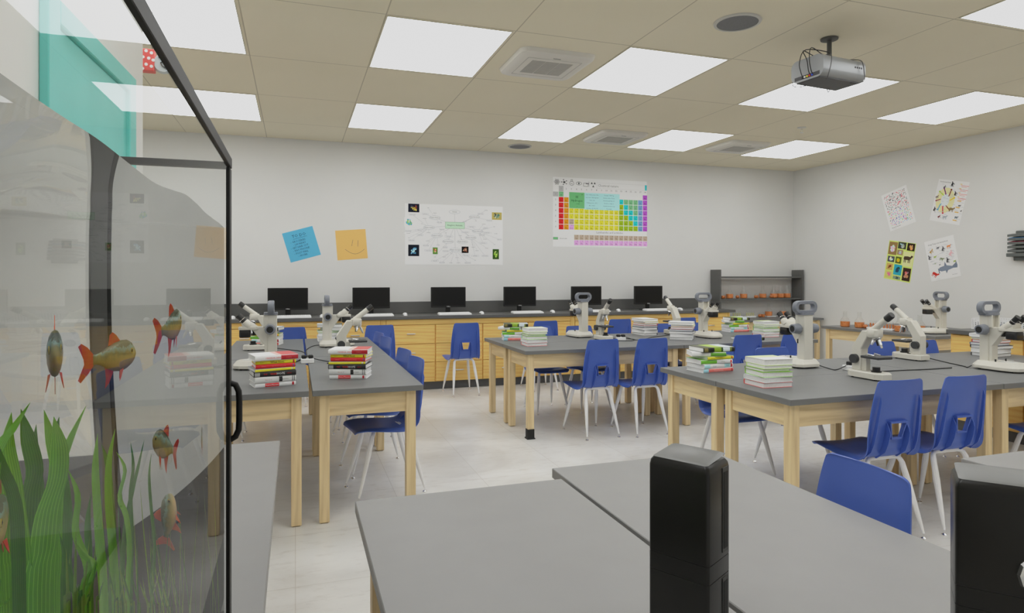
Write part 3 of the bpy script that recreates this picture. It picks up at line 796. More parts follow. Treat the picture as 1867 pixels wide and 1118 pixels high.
# ------------------------------------------------------------------ books
BC = {}
def bc(rgb, rough=.4):
    k = 'book_cover_%d_%d_%d' % rgb
    return mat(k, rgb, rough)
W_, LG_, BK_, YE_, RE_, GN_, CY_, DR_, PK_ = (224, 224, 220), (196, 196, 194), (30, 30, 31), (214, 204, 42), (206, 40, 44), (104, 170, 50), (162, 208, 212), (168, 30, 40), (226, 110, 104)
def book(name_desc, where, posn, p, rz, L, D, T, cover, deco, group, top=None, photo=False):
    t = thing('book', '%s, %s %s' % (name_desc, posn, where), 'book', p, rz, group)
    k = .0022; cm = bc(cover)
    c = MB(); hx, hy = L / 2, D / 2
    c.box(-hx, hx, -hy, hy, 0, k, cm); c.box(-hx, hx, -hy, hy, T - k, T, cm)
    n = 6; ring = []
    for i in range(n + 1):
        a = -PI / 2 + PI * i / n; ring.append((-hy + .001 - .006 * math.cos(a), T / 2 + T / 2 * math.sin(a)))
    inner = [(-hy + .003, z) for y, z in reversed(ring)]
    c.prism(ring + inner, -hx, hx, cm, 'x')
    for (u0, u1, v0, v1, rgb) in deco:            # printed bands on the spine
        ys = -hy + .001 - .006 - .0004
        ps = []
        for i in range(n + 1):
            a = rad(-90 + 180 * (v0 + (v1 - v0) * i / n)); ps.append((-hy + .001 - .0063 * math.cos(a) - .0002, T / 2 + (T / 2 - .0005) * math.sin(a)))
        x0, x1 = -hx + u0 * L, -hx + u1 * L
        for q, r in zip(ps, ps[1:]): c.quad((x0, *q), (x1, *q), (x1, *r), (x0, *r), bc(rgb))
    if top:
        for (u0, u1, v0, v1, rgb) in top:
            c.quad((-hx + u0 * L, -hy + v0 * D, T + .0003), (-hx + u1 * L, -hy + v0 * D, T + .0003), (-hx + u1 * L, -hy + v1 * D, T + .0003), (-hx + u0 * L, -hy + v1 * D, T + .0003), bc(rgb))
    c.build('cover', t, smooth=40)
    MB().box(-hx + .003, hx - .003, -hy + .003, hy - .003, k, T - k, PAPER).build('pages', t, smooth=0)
    return t
def spine_text(t, s, size, u, rgb, L, D, T, fit=None):
    b = MB(); put_text(b, s, size, 0, 0, 0, bc(rgb), tr(-L / 2 + u * L, -D / 2 - .0058, T / 2) @ rot('X', PI / 2), fit=fit)
    o = b.build('spine_title', t, smooth=0); o['label'] = 'printed title on the book spine'
def posname(i, n):
    if i == 0: return 'bottom of'
    if i == n - 1: return 'top of'
    return ['', 'second up in', 'third up in', 'fourth up in', 'fifth up in', 'sixth up in'][i]
T1 = [('white book with red spine label', .226, .175, .023, W_, [(.24, .58, .2, .8, RE_), (.90, .95, .25, .75, DR_)], [('Medical Museums', .011, .41, W_, .07), ('Medicine', .008, .72, LG_, .04)]),
      ('grey book with black slanted band', .228, .175, .031, (204, 204, 202), [(.58, .66, .02, .98, BK_), (.90, .915, .1, .9, BK_), (.945, .96, .1, .9, BK_)], [('History of', .009, .32, (150, 70, 70), .06), ('Design Science', .010, .70, (90, 90, 92), .05)]),
      ('black book with red white lettering', .232, .180, .025, BK_, [(.02, .14, .15, .8, (150, 150, 150))], [('THE', .011, .27, RE_, .03), ('WAR', .016, .46, (205, 60, 50), .05), ('HOPE', .018, .63, W_, .05), ('edition', .009, .83, RE_, .03)]),
      ('thin yellow book with grey covers', .224, .170, .016, (140, 146, 156), [(0, 1, .1, .9, YE_), (.90, .94, .3, .7, LG_)], []),
      ('red book with plain spine', .216, .165, .020, RE_, [(.94, .97, .3, .7, (90, 90, 140))], [('Science', .008, .2, (240, 150, 140), .04), ('Introduction to Biology', .008, .58, (235, 120, 110), .1)]),
      ('yellow book lettered What Next', .222, .170, .019, YE_, [(.92, .96, .1, .9, DR_)], [('What Next', .019, .53, (50, 50, 30), .075), ('Author', .007, .15, (120, 110, 40), .04)]),
      ('white and red titled book', .240, .180, .026, W_, [(.60, 1.0, 0, 1, DR_)], [('UNIVERSAL DESIGN', .013, .44, RE_, .095), ('designing', .008, .78, (220, 120, 110), .04)])]
T1TOP = [(.0, .50, 0, 1, W_), (.50, .62, 0, 1, (222, 176, 170)), (.62, 1, 0, 1, (196, 74, 72))]
T2 = [('red spined book, pale blue end', .245, .175, .023, (214, 214, 214), [(0, .17, .0, 1, (150, 198, 214)), (.17, 1, .12, .92, PK_), (.93, .975, .2, .8, DR_)], [('General Chemistry', .010, .5, (240, 190, 185), .1)]),
      ('white book, pale blue spine ends', .245, .175, .025, (214, 218, 218), [(0, .2, 0, 1, CY_), (.70, .90, .1, .9, CY_), (.92, .975, .12, .88, DR_)], [('Botany', .010, .35, (130, 170, 175), .05), ('TISSUE', .009, .8, (70, 120, 130), .04)]),
      ('green and white book', .245, .175, .024, (222, 224, 220), [(0, .50, .06, .94, GN_), (.93, .97, .25, .75, RE_)], [('Ecology', .009, .7, (150, 170, 130), .05)]),
      ('yellow spined grey green book', .215, .160, .019, (170, 186, 120), [(0, 1, .1, .9, (220, 204, 48)), (.90, .96, .2, .8, RE_)], [('Zoology', .008, .2, (130, 110, 30), .04)]),
      ('white book turned askew', .225, .165, .024, (226, 226, 224), [(.55, 1, .0, 1, (92, 150, 50))], []),
      ('thin dark landscape photo book', .240, .175, .027, (40, 44, 30), [(.02, .14, .1, .9, (120, 110, 60)), (.20, .32, .0, 1, (20, 20, 18)), (.34, .56, .1, 1, (128, 160, 40)), (.56, .62, .1, .9, (40, 70, 30)), (.62, .84, .2, 1, (196, 206, 214)), (.84, .9, 0, 1, (110, 120, 40)), (.93, 1, .2, .8, (26, 26, 26))], [])]
T3 = [('red bound book with grey page edges', .195, .180, .028, (206, 84, 84), [], []), ('white bound book with bluish page edges', .195, .180, .028, (206, 218, 222), [], []),
      ('green bound book with white page edges', .195, .180, .028, (142, 190, 80), [], []), ('thin dark green book', .180, .168, .015, (118, 150, 84), [], []),
      ('pale green book', .185, .172, .020, (190, 214, 140), [], []), ('white and pale green book', .190, .180, .031, (220, 226, 206), [], [])]
T4 = [('white book on black board', .222, .170, .024, (60, 60, 62), [], []), ('thick grey paged book', .226, .175, .030, (208, 208, 206), [], []), ('black bound book', .230, .178, .023, (46, 46, 48), [], []),
      ('thin blue grey book', .222, .170, .017, (104, 112, 130), [], []), ('red bound book', .216, .165, .020, (190, 70, 70), [], []), ('pale yellow book', .222, .170, .018, (212, 208, 150), [], []), ('large white book', .235, .180, .025, (224, 224, 220), [], [])]
STACKS = [(T1, (-.128, 4.03), 14, 'left table stack beside fish tank', 'books in stack beside the fish tank', 0),
          (T1, (.332, 4.18), -17, 'right hand front stack, left tables', 'books in front right stack on left tables', 0),
          (T2, (-.25, 6.42), -14, 'far left tables stack behind microscopes', 'books in far stack on left tables', 0),
          (T2, (.335, 6.62), 180, 'stack hidden behind far left microscope', 'books behind the far left stereo microscope', 0),
          (T2, (2.08, 6.10), -12, 'left stack of pair, middle tables', 'books in left stack on middle table', 0),
          (T3, (2.095, 5.57), 178, 'right stack of pair, middle tables', 'books in right stack of pair on middle table', 0),
          (T4, (3.60, 6.16), 95, 'slim white stack on middle tables', 'books in slim white stack', 0),
          (T4, (3.70, 5.60), 140, 'wide grey stack on middle tables', 'books in wide grey stack on middle table', 0),
          (T2, (4.80, 6.20), -3, 'colourful stack before the flask shelf', 'books in stack before the flask shelf', 0),
          (T3, (4.73, 5.60), 178, 'rightmost white stack on middle tables', 'books in rightmost stack on middle tables', 0),
          (T2, (2.65, 3.69), 3, 'colourful corner stack on right tables', 'books in colourful stack on right table', 0),
          (T3, (2.625, 3.09), 176, 'white green stack on right tables', 'books in white and green stack on right table', 0),
          (T4, (5.29, 3.66), 184, 'grey stack behind cropped microscope', 'books in grey stack at right', 0)]
for spec, (x, y), dg, where, grp, _ in STACKS:
    z = TH; n = len(spec)
    rr = random.Random(11 if spec is T1 else 5)
    for i, (desc, L, D, T, col, deco, txt) in enumerate(spec):
        T *= {id(T1): 1.13, id(T2): 1.15, id(T4): 1.13, id(T3): 1.06}.get(id(spec), 1.0)
        j = rad(dg + rr.uniform(-4, 4)); ox, oy = rr.uniform(-.008, .008), rr.uniform(-.006, .006)
        if spec is T2 and i == 4: j += rad(-24); ox -= .025
        if spec is T2 and i == 5: j += rad(-4); ox += .02
        if spec is T2 and i == 3: ox += .015
        if spec is T3 and i in (3, 4): oy += .004
        ca, sa = math.cos(rad(dg)), math.sin(rad(dg))
        p = (x + ox * ca - oy * sa, y + ox * sa + oy * ca, z)
        top = None
        if spec is T1 and i == 6: top = T1TOP
        if spec is T3 and i == 5: top = [(0, 1, 0, .45, (196, 214, 150)), (0, 1, .45, 1, (228, 230, 222))]
        if spec is T2 and i == 2: top = [(0, 1, 0, 1, (112, 176, 60))]
        if spec is T2 and i == 4: top = [(0, .5, 0, 1, (226, 226, 224)), (.5, 1, 0, 1, (150, 180, 96))]
        if spec is T2 and i == 5: top = [(0, .3, 0, 1, (70, 74, 40)), (.3, .65, 0, 1, (150, 180, 60)), (.65, 1, 0, 1, (190, 200, 205))]
        b = book(desc, where, posname(i, n), p, j, L, D, T, col, deco, grp, top)
        for (s_, sz, u, rgb, fit) in txt: spine_text(b, s_, min(sz, T * .85), u, rgb, L, D, T, fit)
        z += T + .0004
bk = book('single dark landscape photo book lying flat behind blue chair back', 'near the front edge of', 'lying at', (4.30, 5.36, TH), rad(-3), .26, .18, .03, (40, 44, 30), T2[5][5], 'loose photo book', [(0, .3, 0, 1, (70, 74, 40)), (.3, .65, 0, 1, (150, 180, 60)), (.65, 1, 0, 1, (190, 200, 205))])
bk['label'] = 'single dark landscape photo book lying flat on middle table behind a blue chair back'
del bk['group']

# ------------------------------------------------------------------ glassware
GLASS = thin_glass('clear_lab_glass', .05, .7, (.97, .975, .97))
LIQ = mottled('orange_liquid', (206, 132, 76), (186, 104, 54), 60, .15)
LIQD = mottled('amber_liquid', (190, 116, 66), (150, 84, 44), 60, .2)
LIQG = mat('olive_liquid', (190, 188, 140), .2)
def make_flask(label, lm=LIQ):
    t = thing('flask', label, 'flask', group='clear flasks of orange liquid')
    MB().lathe([(.050, .001), (.056, .007), (.056, .066), (.051, .086), (.027, .122), (.0225, .134), (.0225, .188), (.025, .193)], GLASS, 20, caps=False).build('glass_body', t, smooth=60)
    MB().lathe([(.048, .003), (.0542, .009), (.0542, .066), (.0535, .070)], lm, 20).build('liquid', t, smooth=40)
    return t
def make_beaker(label, k=1.0):
    t = thing('beaker', label, 'beaker', group='small beakers of orange liquid')
    MB().lathe([(.030, .001), (.032, .004), (.032, .062), (.034, .065)], GLASS, 18, caps=False).build('glass_body', t, smooth=60)
    MB().lathe([(.0305, .003), (.0305, .045)], LIQ, 18).build('liquid', t, smooth=40)
    return t
def make_coil(label):
    t = thing('retort', label, 'retort', group='small bent neck retorts of orange liquid')
    b = MB(); b.lathe([(.012, .001), (.026, .010), (.030, .024), (.024, .040), (.010, .048)], LIQD, 16); b.build('bulb', t, smooth=60)
    MB().tube([(0, 0, .046), (-.012, 0, .060), (-.035, 0, .056), (-.05, 0, .035), (-.056, 0, .008)], [.010, .009, .008, .007, .005], GLASS, 10).build('neck', t, smooth=60)
    return t
SZ = 1.0555
fl = make_flask('clear flask of orange liquid, leftmost flask on the middle shelf'); fl.location = (6.32, 8.29, SZ)
for x, lab in ((6.58, 'second flask from left on the middle shelf'), (6.94, 'third flask from left on the middle shelf'), (7.15, 'fourth flask from left on the middle shelf'), (7.28, 'fifth flask from left on the middle shelf'), (7.41, 'rightmost flask on the middle shelf')):
    dup(fl, (x, 8.29, SZ), rnd.uniform(0, 6), 'clear flask of orange liquid, ' + lab)
dup(fl, (7.06, 8.30, TH + .012), 1, 'clear flask of orange liquid on white tray below the shelf, left one')
dup(fl, (7.34, 8.30, TH + .012), 2, 'clear flask of orange liquid on white tray below the shelf, right one')
bk_ = make_beaker('small beaker of orange liquid at left end of the middle shelf'); bk_.location = (6.20, 8.28, SZ)
dup(bk_, (6.81, 8.28, SZ), 0, 'small beaker of orange liquid between second and third flasks on middle shelf')
dup(bk_, (6.90, 8.24, TH), 0, 'small beaker of orange liquid on the corner bench under the shelf')
rt = make_coil('small bent neck retort of amber liquid at left end of the middle shelf'); rt.location = (6.155, 8.23, SZ); rt.rotation_euler.z = .3
dup(rt, (6.45, 8.27, SZ), .2, 'small bent neck retort between first and second flasks on middle shelf')
dup(rt, (6.76, 8.23, SZ), .1, 'small bent neck retort left of the third flask on middle shelf')
dup(rt, (7.07, 8.25, SZ), .2, 'small bent neck retort left of the fourth flask on middle shelf')
dup(rt, (6.83, 8.22, TH), .1, 'small bent neck retort on the corner bench under the shelf')
def make_rack(label, n=4, lm=LIQ):
    t = thing('test_tube_rack', label, 'test tube rack', group='white racks of test tubes')
    b = MB(); b.box(-.085, .085, -.04, .04, 0, .022, WHITEP); b.build('tray', t, bevel=.003, smooth=0)
    for k in range(n):
        x = -.06 + k * .12 / (n - 1)
        tb_ = MB().lathe([(.005, .012), (.011, .018), (.011, .102), (.0125, .104)], GLASS, 12, tr(x, 0, 0), caps=False).build('test_tube', t, smooth=60)
        MB().lathe([(.004, .014), (.0100, .019), (.0100, .072)], lm, 12, tr(x, 0, 0)).build('liquid', tb_, smooth=60)
    return t
rk1 = make_rack('white rack of olive test tubes on the corner bench, left one', 4, LIQG); rk1.location = (6.42, 8.25, TH)
dup(rk1, (6.66, 8.24, TH), 0, 'white rack of olive test tubes on the corner bench, right one')
for x, lab in ((7.06, 'left one holding a flask'), (7.34, 'right one holding a flask')):
    o = MB().box(x - .085, x + .085, 8.22, 8.38, TH, TH + .012, WHITEP).build('white_tray', bevel=.003, smooth=0); tag(o, 'low white tray on the corner bench, ' + lab, 'tray', 'low white trays on the corner bench')
# side table against the right wall
dup(fl, (6.56, 6.33, TH), 0, 'clear flask of orange liquid on side table, nearest the back corner')
rk2 = make_rack('white rack of orange test tubes on side table, farther one', 4); rk2.location = (6.60, 5.93, TH); rk2.rotation_euler.z = -PI / 2
dup(rk2, (6.60, 5.74, TH), -PI / 2, 'white rack of orange test tubes on side table, nearer one')
dup(fl, (6.60, 6.15, TH), 0, 'clear flask of orange liquid on side table, second from the back corner')
dup(fl, (6.58, 5.575, TH), 0, 'clear flask of orange liquid on side table, left of the left leaning microscope')
dup(fl, (6.76, 5.47, TH), 0, 'clear flask of orange liquid on side table beside the stereo microscope base')
dup(rt, (6.59, 6.055, TH), PI / 2, 'small bent neck retort on side table between flask and test tube rack')
# ------------------------------------------------------------------ things on the walls
def pm(rgb): return mat('print_%d_%d_%d' % tuple(rgb), rgb, .7, 0, .15)
class Sheet:
    """flat printed sheet: local x right, y up, z out of the wall"""
    def __init__(s): s.b = MB(); s.z = .0024
    def up(s): s.z += .0003
    def rect(s, x0, y0, x1, y1, rgb): s.b.quad((x0, y0, s.z), (x1, y0, s.z), (x1, y1, s.z), (x0, y1, s.z), pm(rgb))
    def poly(s, pts, rgb): s.b.add([(x, y, s.z) for x, y in pts], [tuple(range(len(pts)))], pm(rgb))
    def ell(s, cx, cy, rx, ry, rgb, n=16, a=0):
        s.poly([(cx + rx * math.cos(2 * PI * k / n) * math.cos(a) - ry * math.sin(2 * PI * k / n) * math.sin(a), cy + rx * math.cos(2 * PI * k / n) * math.sin(a) + ry * math.sin(2 * PI * k / n) * math.cos(a)) for k in range(n)], rgb)
    def line(s, x0, y0, x1, y1, w, rgb):
        dx, dy = x1 - x0, y1 - y0; L = math.hypot(dx, dy) or 1; nx, ny = -dy / L * w / 2, dx / L * w / 2
        s.poly([(x0 + nx, y0 + ny), (x0 - nx, y0 - ny), (x1 - nx, y1 - ny), (x1 + nx, y1 + ny)], rgb)
    def loop(s, pts, w, rgb):
        for p, q in zip(pts, pts[1:] + pts[:1]): s.line(*p, *q, w, rgb)
    def frame(s, x0, y0, x1, y1, w, rgb): s.loop([(x0, y0), (x1, y0), (x1, y1), (x0, y1)], w, rgb)
    def text(s, t, size, x, y, rgb, fit=None, ang=0): put_text(s.b, t, size, x, y, s.z + .0002, pm(rgb), None, ang, fit)
def hang(name, label, cat, center, right, w, h, rgb, group=None, tilt=0.0):
    r = Vector(right).normalized(); u = Vector((0, 0, 1))
    n = r.cross(u)
    if n.dot(Vector((0, 0, 1.4)) - Vector(center)) < 0: n = -n
    ca, sa = math.cos(tilt), math.sin(tilt)
    r2 = r * ca + u * sa; u2 = u * ca - r * sa
    M = Matrix((r2, u2, n)).transposed().to_4x4(); M.translation = Vector(center)
    t = bpy.data.objects.new(name, None); C.objects.link(t); t.empty_display_size = .05
    t.matrix_world = M
    t['label'] = label; t['category'] = cat
    if group: t['group'] = group
    MB().box(-w / 2, w / 2, -h / 2, h / 2, .0006, .002, pm(rgb)).build('paper_sheet', t, smooth=0)
    return t
INK = (70, 72, 76)
# blue and orange square notes
t = hang('paper_note', 'large blue square note with a handwritten to do list on the back wall', 'note', (.073, BY, 1.797), (1, 0, 0), .372, .372, (88, 166, 200), tilt=rad(16.2))
s = Sheet(); s.text('TO DO', .052, .0, .115, (40, 60, 90)); s.line(-.08, .082, .09, .085, .003, (40, 60, 90))
for i, (tx, w) in enumerate((('GROCERIES', .15), ('LAUNDRY', .12), ('GET HAIR CUT', .18), ('PAY PHONE', .17), ('POST MAIL', .14), ('WORK', .08))):
    s.text('- ' + tx, .034, -.03 + .01 * (i % 2), .05 - i * .037, (40, 66, 98), fit=w + .03)
s.b.build('handwriting', t, smooth=0)
t = hang('paper_note', 'large orange square note with a drawn smiling face on the back wall', 'note', (.678, BY, 1.802), (1, 0, 0), .376, .376, (228, 172, 104), tilt=rad(4.6))
s = Sheet(); DR = (120, 96, 84)
s.line(.02, .06, .0, -.02, .004, DR); s.line(.085, .05, .075, -.03, .004, DR)
arc = [(-.085 + .24 * k / 10, -.055 - .06 * math.sin(PI * k / 10) - .035 * k / 10 * .4) for k in range(11)]
for p, q in zip(arc, arc[1:]): s.line(*p, *q, .004, DR)
s.b.build('smiley_drawing', t, smooth=0)
# animal kingdom mind map
mw, mh = 1.343, .80
t = hang('mind_map_poster', 'white animal kingdom mind map poster with small photos on the back wall', 'poster', (2.029, BY, 1.953), (1, 0, 0), mw, mh, (232, 232, 232))
s = Sheet(); rp = random.Random(3)
def mp(zx, zy): return ((zx - 1035) / (1812 - 1035) * mw - mw / 2, mh / 2 - (zy - 45 - (zx - 1035) * .006) / (525 - 45) * mh)
GR = (140, 142, 144); LN = (150, 152, 156)
hubs = [(1265, 153, 'Phylum Mollusca'), (1580, 140, 'Phylum Echinodermata'), (1220, 232, 'Phylum Cnidaria'), (1605, 255, 'Phylum Arthropoda'), (1280, 296, 'Phylum Porifera'), (1368, 342, 'Phylum Platyhelminthes'), (1482, 342, 'Phylum Rotifera'), (1550, 308, 'Phylum Annelida'), (1425, 408, 'Phylum Chordata'), (1420, 103, 'Animals')]
for x, y, n_ in hubs:
    s.line(*mp(1422, 212), *mp(x, y), .0022, LN)
s.up()
leaves = [(1213, 75), (1190, 125), (1185, 160), (1090, 132), (1265, 115), (1300, 190), (1165, 202), (1145, 255), (1215, 272), (1060, 262), (1060, 280), (1085, 335), (1065, 315), (1150, 293), (1210, 338), (1195, 375), (1290, 370), (1215, 415), (1265, 465), (1265, 497), (1335, 465), (1320, 510), (1390, 512), (1350, 418), (1395, 438), (1345, 388), (1450, 512), (1525, 512), (1440, 470), (1510, 452), (1585, 490), (1585, 455), (1600, 412), (1665, 455), (1680, 392), (1650, 350), (1745, 362), (1785, 320), (1665, 318), (1640, 285), (1755, 272), (1680, 265), (1740, 215), (1670, 228), (1655, 195), (1700, 165), (1675, 82), (1630, 112), (1590, 170), (1555, 220), (1500, 178), (1505, 265), (1465, 292), (1375, 300), (1350, 272), (1320, 245), (1570, 385)]
for i, (x, y) in enumerate(leaves):
    hx_, hy_, _ = min(hubs, key=lambda h: (h[0] - x) ** 2 + (h[1] - y) ** 2)
    s.line(*mp(hx_, hy_), *mp(x, y), .0016, LN)
s.up()
for i, (x, y) in enumerate(leaves):
    px, py = mp(x, y); ww = rp.uniform(.03, .055)
    if i % 2: s.rect(px - ww, py - .010, px + ww, py + .010, (170, 174, 180)); s.up(); s.rect(px - ww + .002, py - .008, px + ww - .002, py + .008, (232, 232, 232)); s.z -= .0003
    else: s.rect(px - ww, py - .006, px + ww, py + .006, (232, 232, 232))
s.up()
for i, (x, y) in enumerate(leaves):
    s.text(('class', 'symmetry', 'examples', 'characterised by', 'includes', 'body cavity')[i % 6], .014, *mp(x, y), (100, 102, 108), fit=.075)
for x, y, n_ in hubs:
    px, py = mp(x, y); s.ell(px, py, .078, .026, (150, 158, 164)); s.up(); s.ell(px, py, .075, .0235, (226, 230, 232)); s.text(n_, .019, px, py, (60, 66, 76), fit=.13); s.z -= .0003
s.up(); a_, b_ = mp(1346, 184), mp(1500, 238)
s.rect(a_[0], b_[1], b_[0], a_[1], (120, 165, 126)); s.up(); s.rect(a_[0] + .004, b_[1] + .004, b_[0] - .004, a_[1] - .004, (182, 226, 186)); s.text('Kingdom Animalia', .028, (a_[0] + b_[0]) / 2, (a_[1] + b_[1]) / 2, (56, 84, 60), fit=.21)
pics = [((1060, 47, 1144, 113), (24, 26, 40), [(176, 150, 60), (120, 60, 50), (200, 190, 90), (60, 70, 90)]), ((1722, 98, 1803, 158), (176, 160, 90), [(90, 130, 110), (60, 70, 50), (220, 220, 200)]),
        ((1060, 370, 1143, 459), (22, 26, 36), [(120, 180, 210), (170, 210, 230), (60, 120, 160)]), ((1248, 390, 1286, 443), (90, 130, 60), [(200, 170, 80), (230, 220, 190), (180, 60, 60)]),
        ((1476, 381, 1531, 432), (18, 18, 18), [(190, 180, 150), (150, 90, 70)]), ((1728, 400, 1780, 482), (50, 80, 30), [(140, 190, 60), (190, 220, 120), (60, 110, 40)]), ((1030, 156, 1105, 228), (222, 228, 232), [(70, 160, 190), (60, 140, 180), (150, 190, 90)])]
for (x0, y0, x1, y1), bg, cs in pics:
    p0, p1 = mp(x0, y1), mp(x1, y0); z0 = s.z
    s.rect(p0[0], p0[1], p1[0], p1[1], bg); s.up()
    w_, h_ = p1[0] - p0[0], p1[1] - p0[1]
    for k in range(16):
        s.ell(p0[0] + w_ * rp.uniform(.28, .72), p0[1] + h_ * rp.uniform(.25, .75), w_ * rp.uniform(.05, .17), h_ * rp.uniform(.04, .13), rp.choice(cs), 7, rp.uniform(0, 3)); s.z += .00004
    s.z = z0
s.b.build('printed_markings', t, smooth=0)
# periodic table
pw, ph = 1.505, .985
t = hang('periodic_table_poster', 'colourful periodic table poster of the elements on the back wall', 'poster', (4.197, BY, 2.311), (1, 0, 0), pw, ph, (226, 226, 226))
s = Sheet(); P0 = (65, 85)
def q(zx, zy): return ((zx - 65) / 1275 * pw - pw / 2, ph / 2 - (zy - 85 - (zx - 65) * .052) / 960 * ph)
def zy_(row): return 285 + (row - 1) * 75.5
def cell(c, zt, rgb, sym, num):
    zx = 141 + (c - 1) * 67.2; zt2 = zt
    x0, y1 = q(zx, 0)[0], ph / 2 - (zt - 85) / 960 * ph
    x1, y0 = q(zx + 61, 0)[0], ph / 2 - (zt + 69 - 85) / 960 * ph
    s.rect(x0, y0, x1, y1, rgb)
    dk = tuple(int(v * .42) for v in rgb)
    s.text(sym, .030, (x0 + x1) / 2, y0 + .022, dk, fit=.055); s.text(str(num), .017, x1 - .02, y1 - .014, dk)
RED, ORA, YEL, GRN, TEA, LIM, BLU, PUR, TAN, PNK = (206, 38, 42), (226, 142, 34), (218, 206, 58), (118, 178, 130), (40, 190, 190), (150, 178, 36), (110, 150, 192), (172, 84, 190), (176, 158, 140), (216, 158, 218)
EL = {1: (['H'] , [1]),}
rows_ = {1: [(1, 'H', 1, GRN), (18, 'He', 2, PUR)],
 2: [(1, 'Li', 3, RED), (2, 'Be', 4, ORA), (13, 'B', 5, TEA), (14, 'C', 6, GRN), (15, 'N', 7, GRN), (16, 'O', 8, GRN), (17, 'F', 9, BLU), (18, 'Ne', 10, PUR)],
 3: [(1, 'Na', 11, RED), (2, 'Mg', 12, ORA), (13, 'Al', 13, LIM), (14, 'Si', 14, TEA), (15, 'P', 15, GRN), (16, 'S', 16, GRN), (17, 'Cl', 17, BLU), (18, 'Ar', 18, PUR)]}
def longrow(r, first, syms, colors):
    L = []
    for i, sy in enumerate(syms.split()): L.append((i + 1, sy, first[i] if isinstance(first, list) else first + i, colors[i]))
    rows_[r] = L
base = [RED, ORA] + [YEL] * 10
longrow(4, 19, 'K Ca Sc Ti V Cr Mn Fe Co Ni Cu Zn Ga Ge As Se Br Kr', base + [LIM, TEA, TEA, GRN, BLU, PUR])
longrow(5, 37, 'Rb Sr Y Zr Nb Mo Tc Ru Rh Pd Ag Cd In Sn Sb Te I Xe', base + [LIM, LIM, TEA, TEA, BLU, PUR])
longrow(6, [55, 56, '57-71'] + list(range(72, 87)), 'Cs Ba La-Lu Hf Ta W Re Os Ir Pt Au Hg Tl Pb Bi Po At Rn', [RED, ORA, TAN] + [YEL] * 9 + [LIM, LIM, LIM, TEA, BLU, PUR])
longrow(7, [87, 88, '89-103'] + list(range(104, 119)), 'Fr Ra Ac-Lr Rf Db Sg Bh Hs Mt Ds Rg Cn Uut Fl Uup Lv Uus Uuo', [RED, ORA, PNK] + [YEL] * 9 + [LIM, LIM, LIM, LIM, BLU, PUR])
for r, L in rows_.items():
    for c, sy, nm, col in L: cell(c, zy_(r), col, sy, nm)
for i, sy in enumerate('La Ce Pr Nd Pm Sm Eu Gd Tb Dy Ho Er Tm Yb Lu'.split()): cell(4 + i, 878, TAN, sy, 57 + i)
for i, sy in enumerate('Ac Th Pa U Np Pu Am Cm Bk Cf Es Fm Md No Lr'.split()): cell(4 + i, 953, PNK, sy, 89 + i)
def Y(z): return ph / 2 - (z - 85) / 960 * ph
def X(z): return (z - 65) / 1275 * pw - pw / 2
s.rect(X(141), Y(282), X(202), Y(205), (172, 172, 172)); s.rect(X(66), Y(354), X(136), Y(288), (172, 172, 172)); s.up()
for c in range(1, 19): s.text(str(c), .034, X(171 + (c - 1) * 67.2), Y(243), (110, 110, 110))
for r in range(1, 8): s.text(str(r), .034, X(100), Y(zy_(r) + 35), (110, 110, 110))
s.rect(X(276), Y(508), X(478), Y(286), (108, 178, 118)); s.rect(X(478), Y(520), X(956), Y(286), (164, 214, 216)); s.up()
s.text('H', .055, X(378), Y(352), (30, 70, 40)); s.text('Hydrogen', .044, X(378), Y(402), (30, 70, 40), fit=.19); s.text('1.008', .024, X(390), Y(446), (40, 90, 50)); s.text('1', .024, X(380), Y(488), (40, 90, 50)); s.text('gas', .02, X(450), Y(312), (40, 90, 50))
LT = ['Year of discovery: 1766', 'Latin name: Hydrogenium', 'State: Gas', 'Melting point: -259.1', 'Boil: -252.9', 'Isotopes: 1H, 2H, 3H']; RT = ['Density: 0.0899 kg', 'Atomic radius: 25 pm', 'Electronegativity: 2.2', 'Electron config: 1s', 'Crystal structure: hcp', 'Nonmetal']
for i in range(6): s.text(LT[i], .021, X(582), Y(312 + i * 38), (70, 112, 120), fit=.2); s.text(RT[i], .021, X(810), Y(312 + i * 38), (70, 112, 120), fit=.2)
s.text('Lanthanides and actinides', .042, X(820), Y(838), (130, 130, 130)); s.rect(X(68), Y(948), X(130), Y(915), (80, 90, 80)); s.up(); s.rect(X(71), Y(945), X(127), Y(918), (112, 182, 122)); s.text('Nonmetals', .026, X(200), Y(932), (130, 130, 130))
s.frame(X(645), Y(215), X(1338), Y(138), .003, (190, 190, 190)); s.text('Chemical nature', .050, X(800), Y(176), (140, 140, 140)); s.rect(X(1312), Y(215), X(1338), Y(138), (56, 190, 196))
IC = (96, 98, 100)
cx_, cy_ = X(116), Y(152)
for k in range(3): s.loop([(cx_ + .042 * math.cos(2 * PI * i / 20) * math.cos(k * PI / 3) - .016 * math.sin(2 * PI * i / 20) * math.sin(k * PI / 3), cy_ + .042 * math.cos(2 * PI * i / 20) * math.sin(k * PI / 3) + .016 * math.sin(2 * PI * i / 20) * math.cos(k * PI / 3)) for i in range(20)], .005, IC)
s.ell(cx_, cy_, .008, .008, IC); cx_ = X(212); s.ell(cx_, cy_, .016, .014, (70, 72, 74))
for k in range(5):
    a = .6 + 2 * PI * k / 5; s.line(cx_, cy_, cx_ + .04 * math.cos(a), cy_ + .034 * math.sin(a), .004, IC); s.ell(cx_ + .042 * math.cos(a), cy_ + .036 * math.sin(a), .008, .007, (70, 72, 74))
cx_ = X(310); s.loop([(cx_ + .033 * math.cos(2 * PI * i / 20), cy_ - .012 + .030 * math.sin(2 * PI * i / 20)) for i in range(20)], .005, IC); s.frame(cx_ - .012, cy_ + .016, cx_ + .012, cy_ + .042, .005, IC); s.ell(cx_ - .008, cy_ - .016, .006, .006, IC); s.ell(cx_ + .01, cy_ - .02, .005, .005, IC)
